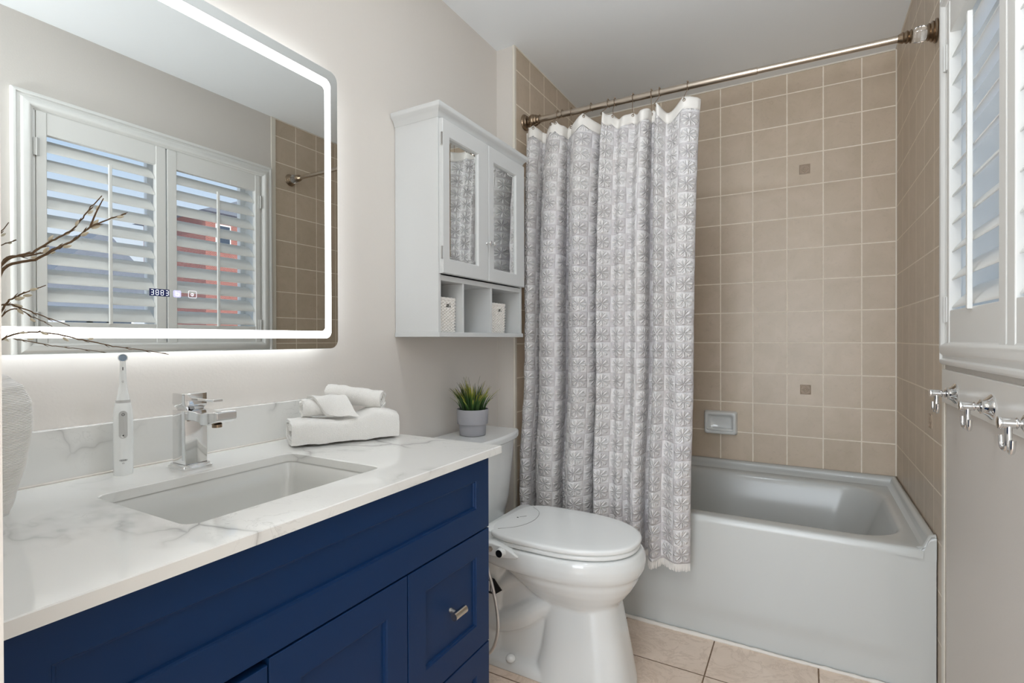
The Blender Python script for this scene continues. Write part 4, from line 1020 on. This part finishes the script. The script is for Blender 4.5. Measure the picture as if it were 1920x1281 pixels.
for k in range(n_f):
    s_ = tot*(k+.5)/n_f
    while arc[ii+1] < s_: ii += 1
    f = (s_-arc[ii])/(arc[ii+1]-arc[ii]); p = Vector(cols[ii][NV][0]).lerp(Vector(cols[ii+1][NV][0]), f)
    L_ = .026+rc.uniform(-.003, .003); q = p+Vector((rc.uniform(-.0016, .0016), rc.uniform(-.0015, .0012), -L_))
    tube(bm, [p+Vector((0, 0, .003)), (p+q)/2+Vector((rc.uniform(-.001, .001), 0, 0)), q], [.0017, .0019, .0009], 5)
fr_ = link('fringe', bm, 'hem', cur); fr_['kind'] = 'stuff'
# eyelets and ball hooks
for n_i, hx_ in enumerate(HK):
    i = min(range(len(mp_)), key=lambda q: abs(mp_[q].x-hx_)+(0 if mp_[q].y < 2.01 else .05))
    c0 = Vector(cols[i][2][0]); c0.z = Vector(cols[i][0][0]).z-.016
    jrow = min(range(hemrows), key=lambda j: abs(cols[i][j][0][2]-c0.z)); c0 = Vector(cols[i][jrow][0])
    a_, b_ = Vector(cols[max(i-2, 0)][jrow][0]), Vector(cols[min(i+2, len(cols)-1)][jrow][0]); d_ = (b_-a_).normalized(); nr = Vector((d_.y, -d_.x, 0)); nr.normalize()
    bmE = bmesh.new(); pts = []
    up_ = Vector((0, 0, 1))
    tube(bmE, [c0+nr*.002+(d_*math.cos(a)+up_*math.sin(a))*.0048 for a in [2*PI*k/18 for k in range(19)]], .0013, 6)
    link('eyelet', bmE, 'steel_dark', cur, smooth=True)
    rp = rod_at(c0.x)
    hk = thing('curtain_hook', '', 'curtain hook', rp, 'nickel ball hooks of the shower curtain')
    bm = bmesh.new(); R0 = .0165
    P = [rp+Vector((0, -R0*math.cos(a), R0*math.sin(a))) for a in [-1.0+ (PI+1.6)*k/16 for k in range(17)]]
    Pf = [c0+nr*.004+Vector((0, 0, .0)), c0+nr*.007+Vector((0, 0, .006)), (c0+P[0])/2+Vector((0, -.004, .002))]
    tube(bm, catmull(Pf+P[0:17:2], 4), .0012, 8); link('wire', bm, 'steel_dark', hk, smooth=True)
    for k_, a in enumerate((PI*.42, PI*.62)):
        bm = bmesh.new(); tube(bm, [rp+Vector((-.0, -(R0+.0015)*math.cos(a), (R0+.0015)*math.sin(a)))+Vector((s_, 0, 0)) for s_ in (-.0030, -.0022, .0022, .0030)], [.0012, .0028, .0028, .0012], 10)
        link('roller_ball', bm, 'steel_dark', hk, smooth=True)
    ORD = ['leftmost curtain hook, against the left rod flange', 'second curtain hook from the left, close beside the leftmost', 'third curtain hook from the left, first of the next close pair',
           'fourth curtain hook from the left, just right of the third', 'fifth curtain hook from the left, holding a fold turned to the back', 'sixth curtain hook from the left, over a wide flat fold',
           'seventh curtain hook from the left, behind a narrow fold', 'eighth curtain hook from the left, close beside the seventh', 'ninth curtain hook from the left, above a deep dip in the hem',
           'third curtain hook from the right, first of the close pair', 'second curtain hook from the right, over a rounded fold', 'rightmost curtain hook, at the free right edge of the curtain']
    hk['label'] = 'nickel wire '+ORD[n_i]

# ================================================================== towels
def superpt(a, hx, hy, pw):
    c, s_ = math.cos(a), math.sin(a)
    return (abs(c)**(2/pw))*(1 if c >= 0 else -1)*hx, (abs(s_)**(2/pw))*(1 if s_ >= 0 else -1)*hy
def rolled(name, label, p0, p1, hx, hy, th, turns, pw, rot=0.0, group=None, sag=None, seed=1, wob=1.0, zmin=-9):
    """a cloth strip wound into a (flattened) spiral, extruded from p0 to p1"""
    p0, p1 = Vector(p0), Vector(p1); d = (p1-p0).normalized(); side = d.cross(Vector((0, 0, 1))).normalized(); upv = side.cross(d)
    rs = random.Random(seed); N = int(26*turns); NL = 26; gap_ = th*1.10
    outer, inner = [], []
    for k in range(N+1):
        a = rot+2*PI*turns*k/N; e = gap_*turns*k/N
        bx, by = superpt(a, max(hx-e, .001), max(hy-e, .001), pw); ix, iy = superpt(a, max(hx-e-th, .0004), max(hy-e-th, .0004), pw)
        if hy-e-th <= .0015 or hx-e-th <= .0015: break
        outer.append((bx, by)); inner.append((ix, iy))
    bm = bmesh.new(); secs = []
    for l in range(NL+1):
        t_ = l/NL; c = p0.lerp(p1, t_)
        wsc = 1-.10*(abs(2*t_-1)**6)
        sec = []
        for i, (q, off) in enumerate([(outer, 0), (inner, 1)]):
            row = []
            for k, (a, b) in enumerate(q):
                ex = 0
                if l in (0, NL): ex = rs.uniform(-.0025, .0025)+(.006*(k/len(q)))*(1 if l == 0 else -1)*1.0
                dz = sag(t_, a/hx, b/hy) if sag else 0
                n_ = wob*(.0012*math.sin(t_*17+k*.23+seed)+.0009*math.sin(t_*31-k*.4))
                vq = c+side*(a*wsc*(1+n_/hx))+upv*(b*(1+n_/hy))+d*ex+Vector((0, 0, dz)); vq.z = max(vq.z, zmin); row.append(bm.verts.new(vq))
            sec.append(row)
        secs.append(sec)
    n_o = len(outer)
    for s0, s1 in zip(secs, secs[1:]):
        for k in range(n_o-1):
            bm.faces.new((s0[0][k], s0[0][k+1], s1[0][k+1], s1[0][k])); bm.faces.new((s0[1][k], s1[1][k], s1[1][k+1], s0[1][k+1]))
        for k in (0, n_o-1): bm.faces.new((s0[0][k], s1[0][k], s1[1][k], s0[1][k]))
    for s_ in (secs[0], secs[-1]):
        for k in range(n_o-1): bm.faces.new((s_[0][k], s_[0][k+1], s_[1][k+1], s_[1][k]))
    bmesh.ops.remove_doubles(bm, verts=bm.verts, dist=2e-5)
    o = link(name, bm, 'terry', None, smooth=True, origin=((p0+p1)/2))
    b = o.modifiers.new('b', 'BEVEL'); b.width = .0022; b.segments = 3; b.limit_method = 'ANGLE'; b.angle_limit = math.radians(50)
    tx_ = bpy.data.textures.new(name+'_fluff', 'CLOUDS'); tx_.noise_scale = .012
    s2 = o.modifiers.new('s', 'SUBSURF'); s2.levels = 1; s2.render_levels = 1
    dm = o.modifiers.new('d', 'DISPLACE'); dm.texture = tx_; dm.strength = .0022; dm.mid_level = .5; dm.texture_coords = 'LOCAL'
    tag(o, label, 'towel', group); return o
def bigsag(t_, a, b):
    if b < 0: return 0
    return .020*math.exp(-((t_-.80)/.16)**2)*b - .006*math.exp(-((t_-.45)/.2)**2)*b
rolled('folded_towel', 'large white towel folded flat on the worktop beneath the two rolled washcloths', (-1.108, .840, .8900), (-.978, 1.072, .8900), .058, .0370, .0095, 2.6, 4.5, rot=-.4, zmin=CT+.0015, sag=bigsag, seed=3)
wc_ = rolled('rolled_washcloth', 'white rolled washcloth lying lower on the folded towel, open end to the left', (-1.100, .872, .9490), (-1.058, .952, .9480), .0270, .0265, .0068, 2.6, 2.0, rot=2.6, zmin=.9262, group='rolled washcloths', seed=8)
# the loose end of the lower washcloth falling over its front
ax0, ax1 = Vector((-1.100, .872, .949)), Vector((-1.058, .952, .948)); dA = (ax1-ax0).normalized(); sA = Vector((dA.y, -dA.x, 0))
bm = bmesh.new(); secs = []
for l in range(15):
    t_ = l/14; row = []
    prof_ = catmull([(-.012, .0270, 0), (.006, .0290, 0), (.020, .0240, 0), (.028+.014*t_, .008, 0), (.034+.026*t_, -.010, 0), (.040+.036*t_, -.0200, 0)], 5)
    base_ = ax0+(ax1-ax0)*(.18+.92*t_)
    top_ = [base_+sA*q.x+Vector((0, 0, q.y+.0015*math.sin(t_*11+iq*.3)))+dA*(.045*(iq/25)**1.3*(1-.45*t_)) for iq, q in enumerate(prof_)]
    bot_ = [p-Vector((0, 0, .0075))-sA*.004 for p in reversed(top_)]
    secs.append([Vector((p.x, p.y, max(p.z, .9265))) for p in top_+bot_])
loft(bm, secs); fp = link('loose_flap', bm, 'terry', wc_, smooth=True, auto=70)
fb = fp.modifiers.new('b', 'BEVEL'); fb.width = .0015; fb.segments = 2; fb.limit_method = 'ANGLE'
rolled('rolled_washcloth', 'white rolled washcloth resting highest on the pile, its rolled end to the right', (-1.128, .982, .9780), (-.980, 1.036, .9600), .0280, .0275, .0065, 2.7, 2.0, rot=3.6, group='rolled washcloths', seed=12)
